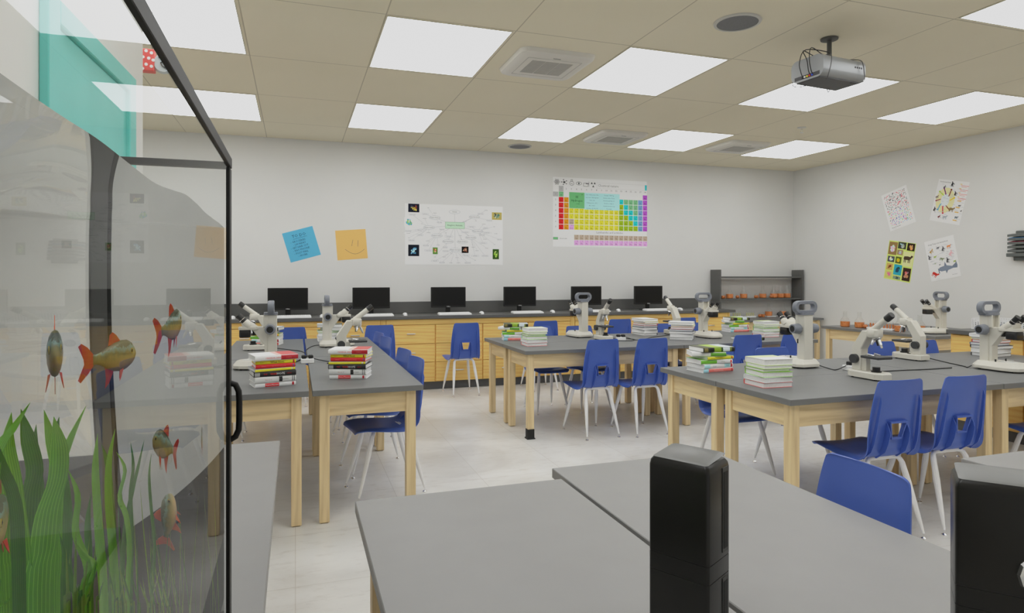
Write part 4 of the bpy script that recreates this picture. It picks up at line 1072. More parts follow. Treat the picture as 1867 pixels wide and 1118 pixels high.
cx_ = X(404); s.loop([(cx_ + .042 * math.cos(2 * PI * i / 20), cy_ - .008 + .022 * math.sin(2 * PI * i / 20)) for i in range(20)], .005, IC); s.ell(cx_, cy_ - .008, .013, .015, IC)
cx_ = X(500); s.loop([(cx_ - .04, cy_), (cx_ + .03, cy_), (cx_ + .03, cy_ - .045), (cx_ - .04, cy_ - .045)], .005, IC); s.line(cx_ - .005, cy_ - .006, cx_ + .045, cy_ - .006, .012, IC); s.line(cx_ + .045, cy_ + .025, cx_ + .045, cy_ - .05, .004, IC)
cx_ = X(596)
for a in (PI * .75, PI * .25, PI * 1.5):
    px, py = cx_ + .03 * math.cos(a) * 1.1, cy_ - .012 + .026 * math.sin(a); s.poly([(px - .017, py - .014), (px + .017, py - .014), (px, py + .016)], (78, 80, 82))
s.b.build('printed_markings', t, smooth=0)

# four tilted posters on the right wall
RW = Vector((rwx(0) - rwx(8), -8, 0)).normalized()        # 'right' along the wall as seen from the room
def rposter(label, pts, rgb):
    P = [Vector(p) for p in pts]; c = sum(P, Vector()) / 4
    w = ((P[1] - P[0]).length + (P[2] - P[3]).length) / 2; h = ((P[3] - P[0]).length + (P[2] - P[1]).length) / 2
    e = (P[1] - P[0] + P[2] - P[3]); tilt = math.atan2(e.z, e.dot(RW))
    return hang('animal_poster', label, 'poster', (rwx(c.y), c.y, c.z), RW, w, h, rgb, 'tilted animal posters on the right wall', tilt), w, h
t, w, h = rposter('white poster of many tiny coloured specks, upper left of the four on right wall', [(7.713, 6.813, 2.515), (7.726, 6.441, 2.624), (7.731, 6.317, 2.111), (7.717, 6.69, 2.009)], (236, 234, 236))
s = Sheet(); rp = random.Random(5)
pal = [(52, 52, 56), (60, 56, 60), (196, 60, 84), (206, 90, 110), (66, 70, 80), (90, 60, 60)]; pal2 = [(120, 90, 170), (86, 140, 196), (230, 140, 90), (90, 180, 160), (150, 190, 70), (196, 60, 84), (60, 60, 64), (200, 100, 180)]
for i in range(13):
    for j in range(19):
        if rp.random() < .12: continue
        x = -w / 2 + .03 + (w - .06) * (i + rp.uniform(.2, .8)) / 13; y = h / 2 - .03 - (h - .085) * (j + rp.uniform(.2, .8)) / 19
        col = rp.choice(pal2 if j > 9 else pal); big = 1.6 if rp.random() < .12 else 1
        s.ell(x, y, rp.uniform(.006, .011) * big, rp.uniform(.003, .0055) * big, col, 7, rp.uniform(0, 1.2)); s.z += .000001
s.text('Animals by Size', .022, -.09, -h / 2 + .035, (70, 70, 74)); s.text('size of a whale', .01, -.12, -h / 2 + .014, (140, 140, 140))
s.b.build('printed_markings', t, smooth=0)
t, w, h = rposter('white poster with a ring of animals and coloured arrows, upper right of four', [(7.742, 5.994, 2.63), (7.756, 5.609, 2.541), (7.751, 5.748, 2.024), (7.737, 6.129, 2.125)], (236, 236, 236))
s = Sheet()
def animal(cx, cy, sz, rgb, a=0, rear=1):
    ca, sa = math.cos(a), math.sin(a)
    def T(x, y): return (cx + sz * (x * ca - y * sa), cy + sz * (x * sa + y * ca))
    s.poly([T(-.5, -.1), T(-.3, -.2), (T(.25, -.2)), T(.5, -.02), T(.42, .2), T(.0, .25), T(-.42, .2)], rgb)
    s.poly([T(.4, .0), T(.62, .12), T(.72, .32), T(.5, .4), T(.35, .2)], rgb)
    for x in (-.38, -.2, .16, .34): s.poly([T(x - .05, -.15), T(x + .06, -.15), T(x + .05, -.55), T(x - .03, -.55)], rgb)
    s.z += .00001
s.ell(-.055, .01, .12, .16, (226, 208, 160), 20); s.up(); s.ell(-.055, .01, .055, .085, (206, 212, 220), 18); s.up()
for ang, rgb in ((100, (110, 40, 110)), (50, (120, 50, 50)), (5, (226, 186, 50)), (-55, (130, 74, 50)), (-100, (190, 44, 70)), (-140, (70, 160, 200)), (175, (150, 80, 90)), (130, (170, 200, 60))):
    a = rad(ang); x0, y0 = -.055 + .06 * math.cos(a), .01 + .085 * math.sin(a); x1, y1 = -.055 + .115 * math.cos(a + .25), .01 + .16 * math.sin(a + .2)
    s.line(x0, y0, x1, y1, .013, rgb); s.ell(x1, y1, .012, .011, rgb, 8); s.poly([(x0 - .012, y0), (x0 + .012, y0), (x0 - .018 * math.cos(a), y0 - .018 * math.sin(a))], rgb)
s.up()
for x, y, z_, rgb, a in ((-.01, .215, .05, (40, 42, 48), 1.3), (-.10, .175, .03, (60, 60, 60), .8), (.055, .105, .045, (70, 64, 66), 1.4), (.05, -.085, .065, (128, 108, 70), 0), (-.01, -.195, .055, (160, 166, 172), .2), (-.085, -.20, .035, (110, 40, 44), .6), (-.165, -.12, .045, (66, 62, 62), 1.2), (-.17, .04, .04, (120, 110, 108), .4), (.14, -.03, .03, (80, 80, 84), 0), (.135, -.175, .04, (84, 96, 104), 0), (.175, -.09, .02, (60, 60, 60), .5)): animal(x, y, z_, rgb, a)
s.text('How Are Animals Related', .022, -.10, h / 2 - .03, (80, 80, 84), fit=.14)
for i in range(4):
    s.rect(.10, .21 - i * .052, .20, .216 - i * .052, (226, 130, 130)); s.rect(.11, .195 - i * .052, .18, .199 - i * .052, (200, 120, 120)); s.rect(.09, .225 - i * .052, .115, .233 - i * .052, (232, 180, 90))
for y in (.02, -.06, -.12, -.22): s.rect(.10, y, .15, y + .012, (226, 170, 80))
for i in range(60):
    x, y = rp.uniform(-.18, .17), rp.uniform(-h / 2 + .03, h / 2 - .06); s.rect(x, y, x + .03, y + .004, (178, 180, 186))
s.b.build('printed_markings', t, smooth=0)
t, w, h = rposter('lime green poster with a grid of animal photographs, lower left of four on right wall', [(7.717, 6.699, 1.894), (7.731, 6.306, 1.826), (7.728, 6.397, 1.308), (7.714, 6.779, 1.372)], (196, 212, 112))
s = Sheet()
cells = [(.02, .34, .64, .97, (138, 110, 70), (226, 214, 190)), (.36, .66, .82, .99, (60, 64, 54), (190, 180, 180)), (.70, .98, .80, .99, (44, 34, 26), (206, 150, 96)),
         (.36, .58, .66, .79, (150, 130, 100), (196, 190, 180)), (.61, .98, .40, .77, (206, 208, 150), (70, 56, 44)), (.04, .30, .45, .60, (70, 74, 84), (214, 214, 206)), (.34, .56, .44, .61, (80, 90, 34), (230, 180, 40)),
         (.04, .28, .24, .41, (190, 160, 90), (120, 66, 40)), (.33, .63, .14, .41, (50, 156, 176), (36, 74, 84)), (.68, .97, .03, .36, (58, 40, 34), (186, 130, 110)), (.03, .30, .03, .21, (196, 190, 110), (200, 140, 150)), (.34, .62, .03, .11, (120, 140, 120), (60, 80, 80))]
for x0, x1, y0, y1, bg, fg in cells:
    X0, X1, Y0, Y1 = -w / 2 + x0 * w, -w / 2 + x1 * w, -h / 2 + y0 * h, -h / 2 + y1 * h
    s.rect(X0, Y0, X1, Y1, bg); s.up()
    if x0 == .61: animal((X0 + X1) / 2 - .01, (Y0 + Y1) / 2 + .01, .11, fg)
    else:
        for k in range(9):
            f = tuple(max(10, min(240, int(v * rp.uniform(.75, 1.15)))) for v in fg)
            s.ell((X0 + X1) / 2 + (X1 - X0) * rp.uniform(-.16, .16), (Y0 + Y1) / 2 + (Y1 - Y0) * rp.uniform(-.2, .2), (X1 - X0) * rp.uniform(.08, .2), (Y1 - Y0) * rp.uniform(.07, .17), f, 9, rp.uniform(0, 3)); s.z += .00003
    s.z = .0024
s.b.build('printed_markings', t, smooth=0)
t, w, h = rposter('white poster with a grey shark and small animals, lower right of four on right wall', [(7.736, 6.18, 1.842), (7.749, 5.806, 1.917), (7.752, 5.729, 1.398), (7.738, 6.115, 1.325)], (236, 236, 238))
s = Sheet()
def mpx(zx, zy):     # chart units across the sheet
    return ((zx - .5) * w, (.5 - zy) * h)
sh_ = [(.30, .76), (.36, .70), (.52, .68), (.56, .58), (.60, .68), (.78, .72), (.90, .66), (.92, .60), (.95, .72), (.93, .78), (.80, .77), (.62, .80), (.56, .87), (.54, .80), (.40, .80)]
s.poly([mpx(*p) for p in sh_[:3] + sh_[4:6] + sh_[10:12] + sh_[13:]], (120, 130, 146)); s.poly([mpx(*p) for p in sh_[2:5]], (110, 120, 136)); s.poly([mpx(*p) for p in (sh_[5], sh_[6], sh_[7], sh_[8], sh_[9], sh_[10])], (110, 120, 136)); s.poly([mpx(*p) for p in (sh_[11], sh_[12], sh_[13])], (110, 120, 136)); s.poly([mpx(.30, .72), mpx(.33, .72), mpx(.34, .84), mpx(.31, .84)], (96, 106, 122))
for x, y, z_, rgb, a in ((.17, .83, .075, (188, 52, 44), -.7), (.18, .27, .05, (166, 130, 60), .5), (.42, .22, .035, (70, 72, 76), 0), (.58, .28, .05, (80, 80, 84), 1), (.78, .24, .05, (210, 130, 70), 0), (.08, .42, .05, (90, 90, 94), 1.4), (.27, .42, .035, (150, 170, 60), 0), (.48, .50, .05, (120, 130, 100), -.5), (.66, .57, .055, (60, 62, 66), 1.2), (.80, .42, .06, (222, 170, 176), .8), (.88, .62, .03, (140, 160, 60), 0), (.24, .58, .02, (130, 150, 60), 0), (.38, .63, .02, (110, 110, 110), .2)):
    animal(*mpx(x, y), z_, rgb, a)
s.text('Strange Things in the Animal World', .024, -.02, h / 2 - .055, (74, 76, 80), fit=.26)
for i in range(70):
    x, y = rp.uniform(-w / 2 + .02, w / 2 - .05), rp.uniform(-.05, h / 2 - .09); s.rect(x, y, x + .028, y + .0035, (176, 178, 184))
s.text('Blue Shark', .014, .12, -h / 2 + .04, (110, 110, 114)); s.text('scale drawings', .010, -.1, -h / 2 + .02, (150, 150, 154))
s.b.build('printed_markings', t, smooth=0)

# dark wall organiser at the right edge
yO = 5.13; og = thing('wall_file_holder', 'dark grey tiered file holder with coloured papers on right wall, at picture edge', 'file holder', (rwx(yO - .1) - .002, yO - .10, 1.575))
OG = mat('organiser_grey', (84, 88, 86), .5)
b = MB(); b.box(-.012, 0, -.16, .07, .0, .34, OG); b.box(-.05, 0, -.16, .07, .0, .05, OG); b.build('back_plate', og, bevel=.006, smooth=0)
b = MB(); b.box(-.10, -.004, -.20, .115, .045, .085, OG); b.build('base_tray', og, bevel=.004, smooth=0)
for k, pc in enumerate(((200, 200, 200), (200, 200, 200), (150, 50, 70), (70, 130, 180), (200, 200, 200))):
    z = .095 + k * .044
    p = MB(); p.loft([[(-.012, y, z + .008), (-.012, y, z + .038), (-.10, y, z + .026), (-.10, y, z)] for y in (-.2, .10)], OG); pk = p.build('pocket', og, smooth=0)
    if k in (2, 3): MB().loft([[(-.012, y, z + .0385), (-.012, y, z + .043), (-.085, y, z + .033), (-.085, y, z + .0285)] for y in (-.17, .095)], pm(pc)).build('paper', pk, smooth=0)
# ------------------------------------------------------------------ ceiling projector
def rdxy(r, d): return Vector((r * math.cos(AZ) + d * math.sin(AZ), -r * math.sin(AZ) + d * math.cos(AZ)))
N_, L_, R_ = rdxy(2.035, 4.213), rdxy(1.960, 4.441), rdxy(2.370, 4.363)
ex = (R_ - N_); ang = math.atan2(ex.y, ex.x); PL = ex.length * 1.09; PWd = (L_ - N_).length * 1.09
pc = (L_ + R_) / 2; Mt = Vector((3.617, 3.63))
pr = thing('ceiling_projector', 'silver grey projector with cables hanging from the ceiling', 'projector', (pc.x, pc.y, 2.72), ang)
lm = (Matrix.Rotation(-ang, 2) @ (Mt - pc))
PSIL = mat('projector_silver', (140, 142, 144), .4, .35); PDK = mat('projector_dark', (64, 64, 66), .5)
prof = rrect(PWd / 2, .074, .048, 5, 0, .074)
prof = [(a, max(0, b_)) for a, b_ in prof]
b = MB(); b.prism(prof, -PL / 2, PL / 2, PSIL, 'x'); b.build('body', pr, smooth=40)
MB().box(-PL / 2 + .012, PL / 2 - .012, -PWd / 2 + .035, PWd / 2 - .035, -.004, .002, PDK).build('bottom_plate', pr, smooth=0)
pn = MB(); pn.box(-PL / 2 - .002, -PL / 2 + .002, -PWd / 2 + .03, PWd / 2 - .03, .012, .036, PDK); pnl = pn.build('connector_panel', pr, smooth=0)
for k, rgb in enumerate(((40, 70, 190), (200, 40, 40), (220, 190, 40), (210, 210, 200), (40, 40, 40))):
    y = -.045 + k * .02; MB().cyl((-PL / 2 - .008, y, .022), (-PL / 2, y, .022), .006, mat('plug_%d' % k, rgb, .4), 10).build('socket', pnl)
v = MB()
for k in range(4): v.cyl((PL / 2 - .10 + k * .02, -PWd / 2 - .001, .085), (PL / 2 - .10 + k * .02, -PWd / 2 + .01, .085), .007, PDK, 12)
v.build('control_button', pr)
mt = MB(); mt.lathe([(.060, 3.098 - 2.72), (.058, 3.088 - 2.72), (.02, 3.083 - 2.72)], DARKSTEEL, 24, tr(lm.x, lm.y, 0)); mt.cyl((lm.x, lm.y, .11), (lm.x, lm.y, 3.09 - 2.72), .016, DARKSTEEL, 14)
mt.build('ceiling_mount', pr, smooth=40)
cg = MB()
for sx, sy in ((-1, -1), (1, -1), (-1, 1), (1, 1)):
    x = sx * (PL / 2 - .06); y = sy * PWd / 2
    cg.tube(spline([[x * .3, sy * .02, .15], [x * .8, sy * .07, .155], [x, y + sy * .006, .135], [x + sx * .01, y + sy * .02, .10], [x + sx * .02, y + sy * .02, .05], [x + sx * .03, y + sy * .012, .0], [x + sx * .0, y - sy * .02, -.012], [x * .8, y - sy * .05, -.006]], 24), .003, DARKSTEEL, 6)
cg.build('wire_cage', pr, smooth=60)
for k, (y0, y1, y2) in enumerate(((-.03, .02, .05), (-.05, -.045, .0), (.03, .0, -.05))):
    MB().tube(spline([[lm.x, lm.y + y1 * .2, .34], [lm.x - .03, lm.y - .02, .25], [-.05, y2, .19], [-PL / 2 - .01, y1, .20], [-PL / 2 - .035, y0, .12], [-PL / 2 - .02, y0, .05], [-PL / 2 - .004, y0, .025]], 30), .003, CORD, 6).build('cable', pr, smooth=60)
# ------------------------------------------------------------------ loudspeakers on the foreground desks
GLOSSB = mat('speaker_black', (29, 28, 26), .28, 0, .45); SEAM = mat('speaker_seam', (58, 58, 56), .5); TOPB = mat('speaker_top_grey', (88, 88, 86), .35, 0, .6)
def make_speaker(label, p, ang, ring=False):
    t = thing('desk_speaker', label, 'speaker', (p[0], p[1], TH), ang, 'black desktop loudspeakers')
    w, d = (.18 if ring else .106), .080                       # local: big face looks to -y, x along it
    def ol(k, bx=0): return [(x, y) for x, y in rrect(w / 2 - k, d / 2 - k, .0055, 3)]
    H1 = .342
    def sec(z0, z1, m, name, k=0):
        s0, s1 = 1.0 + .0 * z0, 1.0
        b = MB(); b.loft([[(x, y, z) for x, y in ol(k)] for z in (z0, z1)], m); return b.build(name, t, bevel=0, smooth=40)
    sec(.0, .152, GLOSSB, 'base_block'); sec(.152, .1535, SEAM, 'seam', .001); sec(.1535, .181, GLOSSB, 'middle_band'); sec(.181, .1825, SEAM, 'seam', .001)
    b = MB(); b.loft([[(x, y, z) for x, y in ol(k)] for z, k in ((.1825, 0), (.325, 0), (.333, .0015), (.338, .005))], GLOSSB); b.build('upper_block', t, smooth=40)
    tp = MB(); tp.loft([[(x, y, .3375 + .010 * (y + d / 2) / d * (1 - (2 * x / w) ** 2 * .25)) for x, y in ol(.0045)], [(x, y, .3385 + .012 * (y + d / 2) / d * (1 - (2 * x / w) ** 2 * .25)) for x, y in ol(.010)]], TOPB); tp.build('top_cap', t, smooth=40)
    g = MB(); g.box(w / 2 - .001, w / 2 + .0012, .010, .030, .19, .327, SEAM); g.box(w / 2 - .001, w / 2 + .002, .013, .027, .196, .320, mat('groove_black', (12, 12, 12), .6)); g.build('side_groove', t, smooth=0)
    g2 = MB(); g2.box(w / 2 - .001, w / 2 + .0012, .010, .030, .01, .148, SEAM); g2.box(w / 2 - .001, w / 2 + .002, .013, .027, .016, .142, mat('groove_black', (12, 12, 12), .6)); g2.build('side_groove', t, smooth=0)
    if ring:
        T = tr(.0125, -.0405, .216) @ rot('X', PI / 2)
        r = MB(); r.lathe([(.0285, 0), (.031, .006), (.028, .011), (.023, .010), (.021, .002)], CHROME, 12, T, caps=False); r.build('chrome_ring', t, smooth=0)
        MB().lathe([(.022, .001), (.016, .003), (.006, .001)], mat('ring_amber', (206, 150, 70), .3), 12, T).build('ring_centre', t, smooth=0)
    return t
a1 = rdxy(.2327, 1.08); b1 = rdxy(.306, 1.014); c1 = rdxy(.3558, 1.057)
cen = (a1 + c1) / 2; e = b1 - a1
make_speaker('black desktop loudspeaker standing on the seam between the two front grey desks', (cen.x, cen.y), math.atan2(e.y, e.x))
a2 = rdxy(.655, .95); e2 = rdxy(.7248, .910) - a2; ang2 = math.atan2(e2.y, e2.x); dirx = Vector((math.cos(ang2), math.sin(ang2))); diry = Vector((-dirx.y, dirx.x))
c2 = a2 + dirx * .090 + diry * .040
make_speaker('black desktop loudspeaker with chrome ring at lower right picture edge', (c2.x, c2.y), ang2, True)

# ------------------------------------------------------------------ fish tank
TX0, TX1, TY0, TY1 = -.972, -.130, -.12, 1.457        # outside of the glass
TZ0, TZ1, WZ = .66, 1.632, 1.503
st = thing('tank_stand', 'light grey topped long table under the fish tank', 'table', (0, 0, 0))
MB().box(-1.597, -.066, -.60, 3.075, TZ0 - .032, TZ0, TOPF).build('table_top', st, bevel=.002, smooth=0)
MB().box(-1.59, -.30, -.55, 3.06, TZ0, TZ0 + .0015, mat('added_sheet_black', (30, 30, 30), .8)).build('added_dark_sheet', st, smooth=0)  # added sheet, darkens the stand top as seen through the tank
for x in (-1.55, -.26):
    for y in (-.5, 2.98): MB().box(x, x + .056, y, y + .056, 0, TZ0 - .033, MAPLE[2]).build('leg', st, bevel=.002, smooth=0)
for x in (-1.54, -.24): MB().box(x, x + .022, -.44, 2.98, TZ0 - .16, TZ0 - .034, MAPLE[1]).build('apron', st, smooth=0)
for y in (-.49, 3.0): MB().box(-1.49, -.26, y, y + .022, TZ0 - .16, TZ0 - .034, MAPLE[0]).build('apron', st, smooth=0)
PANE_O = thin_glass('tank_glass_front', .015, .52, (.985, .99, .985)); PANE_I = simple_bsdf('tank_glass_inner', 'ShaderNodeBsdfTransparent', Color=(.975, .98, .977, 1))
tank = thing('fish_tank', 'large glass fish tank with black frame filling the left foreground', 'aquarium', (0, 0, 0))
g = .008; zb, zt = TZ0 + .022, TZ1 - .004
def pane(x0, x1, y0, y1, outer):
    b = MB(); vs = [(x, y, z) for z in (zb, zt) for y in (y0, y1) for x in (x0, x1)]
    fs = {'b': (0, 2, 3, 1), 't': (4, 5, 7, 6), '-y': (0, 1, 5, 4), '+y': (2, 6, 7, 3), '-x': (0, 4, 6, 2), '+x': (1, 3, 7, 5)}
    for k, f in fs.items(): b.add([vs[i] for i in f], [(0, 1, 2, 3)], PANE_O if k == outer else PANE_I)
    return b.build('glass_pane', tank, smooth=0)
pane(TX1 - g, TX1, TY0, TY1, '+x'); pane(TX0, TX0 + g, TY0, TY1, 'none'); pane(TX0 + g + .0005, TX1 - g - .0005, TY1 - g, TY1, 'none'); pane(TX0 + g + .0005, TX1 - g - .0005, TY0, TY0 + g, 'none')
FR = mat('tank_frame_black', (24, 24, 23), .5, 0, .3)
def bar(x0, x1, y0, y1, z0, z1, nm): return MB().box(x0, x1, y0, y1, z0, z1, FR).build(nm, tank, bevel=.001, smooth=0)
w_ = .013
for x0, x1 in ((TX1 - .003, TX1 + .0045), (TX0 - .002, TX0 + w_)): bar(x0, x1, TY0, TY1 + .002, TZ1 - .008, TZ1 + .013, 'top_rail'); bar(x0, x1, TY0, TY1 + .002, TZ0 + .0016, TZ0 + .022, 'bottom_rail')
for y0, y1 in ((TY0 - .002, TY0 + w_), (TY1 - w_, TY1 + .002)): bar(TX0 + w_, TX1 - .0035, y0, y1, TZ1 - .010, TZ1 + .004, 'top_rail'); bar(TX0 + w_, TX1 - w_, y0, y1, TZ0 + .0016, TZ0 + .022, 'bottom_rail')
bar(TX1 - .004, TX1 + .0035, TY1 - .034, TY1 + .004, TZ0 + .0016, TZ1 - .010, 'corner_post'); bar(TX1 - .004, TX1 + .002, TY0 - .002, TY0 + .008, TZ0 + .0016, TZ1 - .010, 'corner_post')
bar(TX0 - .002, TX0 + .004, TY1 - .004, TY1 + .002, TZ0 + .0016, TZ1 - .010, 'corner_post'); bar(TX0 - .002, TX0 + .004, TY0 - .002, TY0 + .004, TZ0 + .0016, TZ1 - .010, 'corner_post')
MB().box(TX0 + g, TX1 - g, TY0 + g, TY1 - g, TZ0 + .004, TZ0 + .02, mat('tank_floor_black', (22, 22, 22), .6)).build('tank_floor', tank, smooth=0)
hp = [(.001, 0, 1.178), (.012, 0, 1.174), (.018, 0, 1.160), (.019, 0, 1.14), (.019, 0, 1.10), (.018, 0, 1.080), (.012, 0, 1.066), (.001, 0, 1.060)]
MB().tube([(TX1 + x, TY1 - .006 + y, z) for x, y, z in hp], .0062, FR, 8).build('pull_handle', tank, smooth=50)
# water: one closed body with a rippled surface
WATER = simple_bsdf('tank_water_surface', 'ShaderNodeBsdfGlass', IOR=1.333, Roughness=0.0, Color=(1, 1, 1, 1))
WSIDE = simple_bsdf('tank_water_side', 'ShaderNodeBsdfRefraction', IOR=1.333, Roughness=0.0, Color=(.945, .952, .945, 1))
nx, ny = 64, 120
wx0, wx1, wy0, wy1 = TX0 + g + .0015, TX1 - g - .0015, TY0 + g + .0015, TY1 - g - .0015; wz0 = TZ0 + .0205
b = MB(); vs = []
for j in range(ny + 1):
    for i in range(nx + 1):
        x = wx0 + (wx1 - wx0) * i / nx; y = wy0 + (wy1 - wy0) * j / ny
        z = WZ + .0044 * math.sin(7.3 * y + 3.1 * x + .6) + .0024 * math.sin(15.1 * y + 12.0 * x + 1.0) + .0005 * math.sin(25 * x + 19 * y) + .0002 * math.sin(47 * y + 38 * x)
        vs.append((x, y, z))
top_f = [(j * (nx + 1) + i, j * (nx + 1) + i + 1, (j + 1) * (nx + 1) + i + 1, (j + 1) * (nx + 1) + i) for j in range(ny) for i in range(nx)]
b.add(vs, top_f, WATER)
def side(idx, m_):
    low = [(vs[k][0], vs[k][1], wz0) for k in idx]; n_ = len(idx); o = [vs[k] for k in idx] + low
    b.add(o, [(k, k + 1, n_ + k + 1, n_ + k) for k in range(n_ - 1)], m_)
side([j * (nx + 1) + nx for j in range(ny + 1)], WSIDE); side([j * (nx + 1) for j in range(ny + 1)], WATER); side([i for i in range(nx + 1)], WATER); side([ny * (nx + 1) + i for i in range(nx + 1)], WATER)
b.quad((wx0, wy0, wz0), (wx1, wy0, wz0), (wx1, wy1, wz0), (wx0, wy1, wz0), WSIDE)
me_w = b
wo = None
def build_water():
    me = bpy.data.meshes.new('water'); me.from_pydata([tuple(p) for p in b.v], [], b.f)
    for m in b.m: me.materials.append(m)
    me.polygons.foreach_set('material_index', b.mi)
    bm = bmesh.new(); bm.from_mesh(me); bmesh.ops.remove_doubles(bm, verts=bm.verts[:], dist=1e-5); bmesh.ops.recalc_face_normals(bm, faces=bm.faces[:])
    bm.to_mesh(me); bm.free()
    for p in me.polygons: p.use_smooth = p.material_index == 0
    me.set_sharp_from_angle(angle=rad(40))
    o = bpy.data.objects.new('water', me); C.objects.link(o); return o
water = build_water(); tag(water, 'clear rippled water filling the fish tank', 'water'); water['kind'] = 'stuff'

MB().box(TX0 + g + .003, TX0 + g + .009, 1.396, TY1 - g - .003, TZ0 + .021, TZ1 - .03, mat('added_strip_grey', (92, 92, 91), .5)).build('added_dark_strip', tank, smooth=0)  # added strip, its grey stands in for the dark band refracted at this corner
# plants: strap leaves growing from the tank floor
LEAF = {}
def leafmat(nm, c1, c2):
    if nm in LEAF: return LEAF[nm]
    m, nt, n, l, bs = nodes_of(nm, c1, .4, .4)
    tc = n.new('ShaderNodeTexCoord'); sp = n.new('ShaderNodeSeparateXYZ'); l.new(tc.outputs['UV'], sp.inputs[0])
    mu = n.new('ShaderNodeMath'); mu.operation = 'MULTIPLY'; mu.inputs[1].default_value = 44.0; l.new(sp.outputs['X'], mu.inputs[0])
    si = n.new('ShaderNodeMath'); si.operation = 'SINE'; l.new(mu.outputs[0], si.inputs[0])
    r = ramp(n, [(.2, alb(c1)), (.75, alb(c1, 1.15)), (.97, alb(c2))]); l.new(si.outputs[0], r.inputs['Fac']); l.new(r.outputs['Color'], bs.inputs['Base Color'])
    bs.inputs['Subsurface Weight'].default_value = 0
    tl = n.new('ShaderNodeBsdfTranslucent'); tl.inputs[0].default_value = alb(c2)
    mx = n.new('ShaderNodeMixShader'); mx.inputs[0].default_value = .45; out = n['Material Output']
    l.new(bs.outputs[0], mx.inputs[1]); l.new(tl.outputs[0], mx.inputs[2]); l.new(mx.outputs[0], out.inputs[0])
    LEAF[nm] = m; return m
LG1 = ('leaf_bright', (72, 152, 16), (158, 214, 70)); LG2 = ('leaf_dark', (40, 98, 22), (86, 146, 44)); LG3 = ('leaf_grass', (92, 134, 34), (150, 178, 66))
def in_tank(u, v, s):
    """a point s metres inside the tank, behind where the side pane is looked at"""
    t = (u - W / 2) / F; D = Vector((t * math.cos(AZ) + math.sin(AZ), -t * math.sin(AZ) + math.cos(AZ), (VH - v) / F)).normalized()
    P = Vector((0, 0, 1.4)) + D * ((wx1) / D.x); ty, tz = D.y / 1.333, D.z / 1.333
    return P + s * Vector((-math.sqrt(1 - ty * ty - tz * tz), ty, tz))
def leaf(path, wid, m, parent, name='leaf', face=(.73, .68, 0)):
    P = spline([[*p, w] for p, w in zip(path, wid)], 26)
    f = Vector(face).normalized(); fn = Vector((f.y, -f.x, 0)); vs = []; uv = []
    for i, (x, y, z, w) in enumerate(P):
        w = max(w, .0003)
        for k in range(5):
            u = (k - 2) / 2; vs.append(Vector((x, y, z)) + f * (u * w / 2) + fn * (abs(u) * w * .18)); uv.append(((u + 1) / 2, i / 26))
    fs = [(i * 5 + k, i * 5 + k + 1, (i + 1) * 5 + k + 1, (i + 1) * 5 + k) for i in range(26) for k in range(4)]
    me = bpy.data.meshes.new(name); me.from_pydata([tuple(v) for v in vs], [], fs); me.materials.append(m)
    ul = me.uv_layers.new(name='uv')
    for lp in me.loops: ul.data[lp.index].uv = uv[lp.vertex_index]
    for p in me.polygons: p.use_smooth = True
    o = bpy.data.objects.new(name, me); C.objects.link(o); o.parent = parent; return o
ZF = TZ0 + .022
def root_at(p, lean=(0, 0)): return Vector((p.x + lean[0], p.y + lean[1], ZF))
def strap(pix, s, wpx, m, parent, lean=(0, 0)):
    """leaf through the listed picture heights, carried on down to the floor"""
    pts = [in_tank(u, v, s) for u, v in pix]
    low = pts[-1]; rt_ = root_at(low, lean)
    pts = pts + [low * .55 + rt_ * .45, rt_]
    wid = []
    for i, p in enumerate(pts):
        k = i / (len(pts) - 1)
        wid.append(wpx * (0.02 if i == 0 else min(1, .55 + k * .9) if k < .75 else 1 - .5 * (k - .75) / .25))
    return leaf(pts, wid, m, parent)
M1, M2, M3 = leafmat(*LG1), leafmat(*LG2), leafmat(*LG3)
pA = thing('aquarium_plant', 'broad strap leaved green plant at the front of the fish tank, left', 'plant', tuple(in_tank(80, 1000, .14).xy) + (ZF,))
pB = thing('aquarium_plant', 'medium strap leaved green plant in middle of the fish tank', 'plant', tuple(in_tank(200, 1000, .15).xy) + (ZF,))
pG = thing('aquarium_grass', 'fine grassy plants along the right part of the tank floor', 'plant', tuple(in_tank(290, 1000, .14).xy) + (ZF,)); 
for o in (pA, pB, pG): o['group'] = 'plants in the fish tank'
def loc_fix(root):
    bpy.context.view_layer.update()
    for c in root.children: c.location = (-root.location.x, -root.location.y, -root.location.z)
for pix, s, wd_, m in (
    ([(80, 747), (93, 800), (104, 860), (98, 930), (92, 1000), (88, 1118)], .13, .020, M1),
    ([(98, 760), (108, 815), (106, 870), (88, 930), (80, 1000), (70, 1118)], .11, .034, M1),
    ([(157, 740), (128, 800), (112, 850), (104, 930), (100, 1040), (98, 1118)], .14, .018, M1),
    ([(38, 746), (52, 800), (64, 855), (56, 900), (52, 970), (46, 1118)], .15, .024, M2),
    ([(66, 774), (62, 830), (68, 880), (70, 950), (66, 1118)], .2, .018, M2),
    ([(21, 752), (14, 810), (24, 870), (32, 940), (40, 1010), (44, 1118)], .13, .020, M1),
    ([(55, 734), (20, 785), (2, 806), (-14, 850), (-16, 960), (-10, 1118)], .11, .016, M1),
    ([(-8, 800), (8, 858), (24, 900), (32, 960), (36, 1118)], .10, .014, M2),
    ([(-20, 780), (-6, 840), (4, 920), (2, 1020), (8, 1118)], .12, .020, M1),
    ([(108, 760), (102, 800), (116, 880), (122, 960), (118, 1118)], .2, .018, M2),
    ([(18, 1090), (10, 1098), (0, 1108), (-10, 1118)], .09, .010, M1)): strap(pix, s, wd_, m, pA)
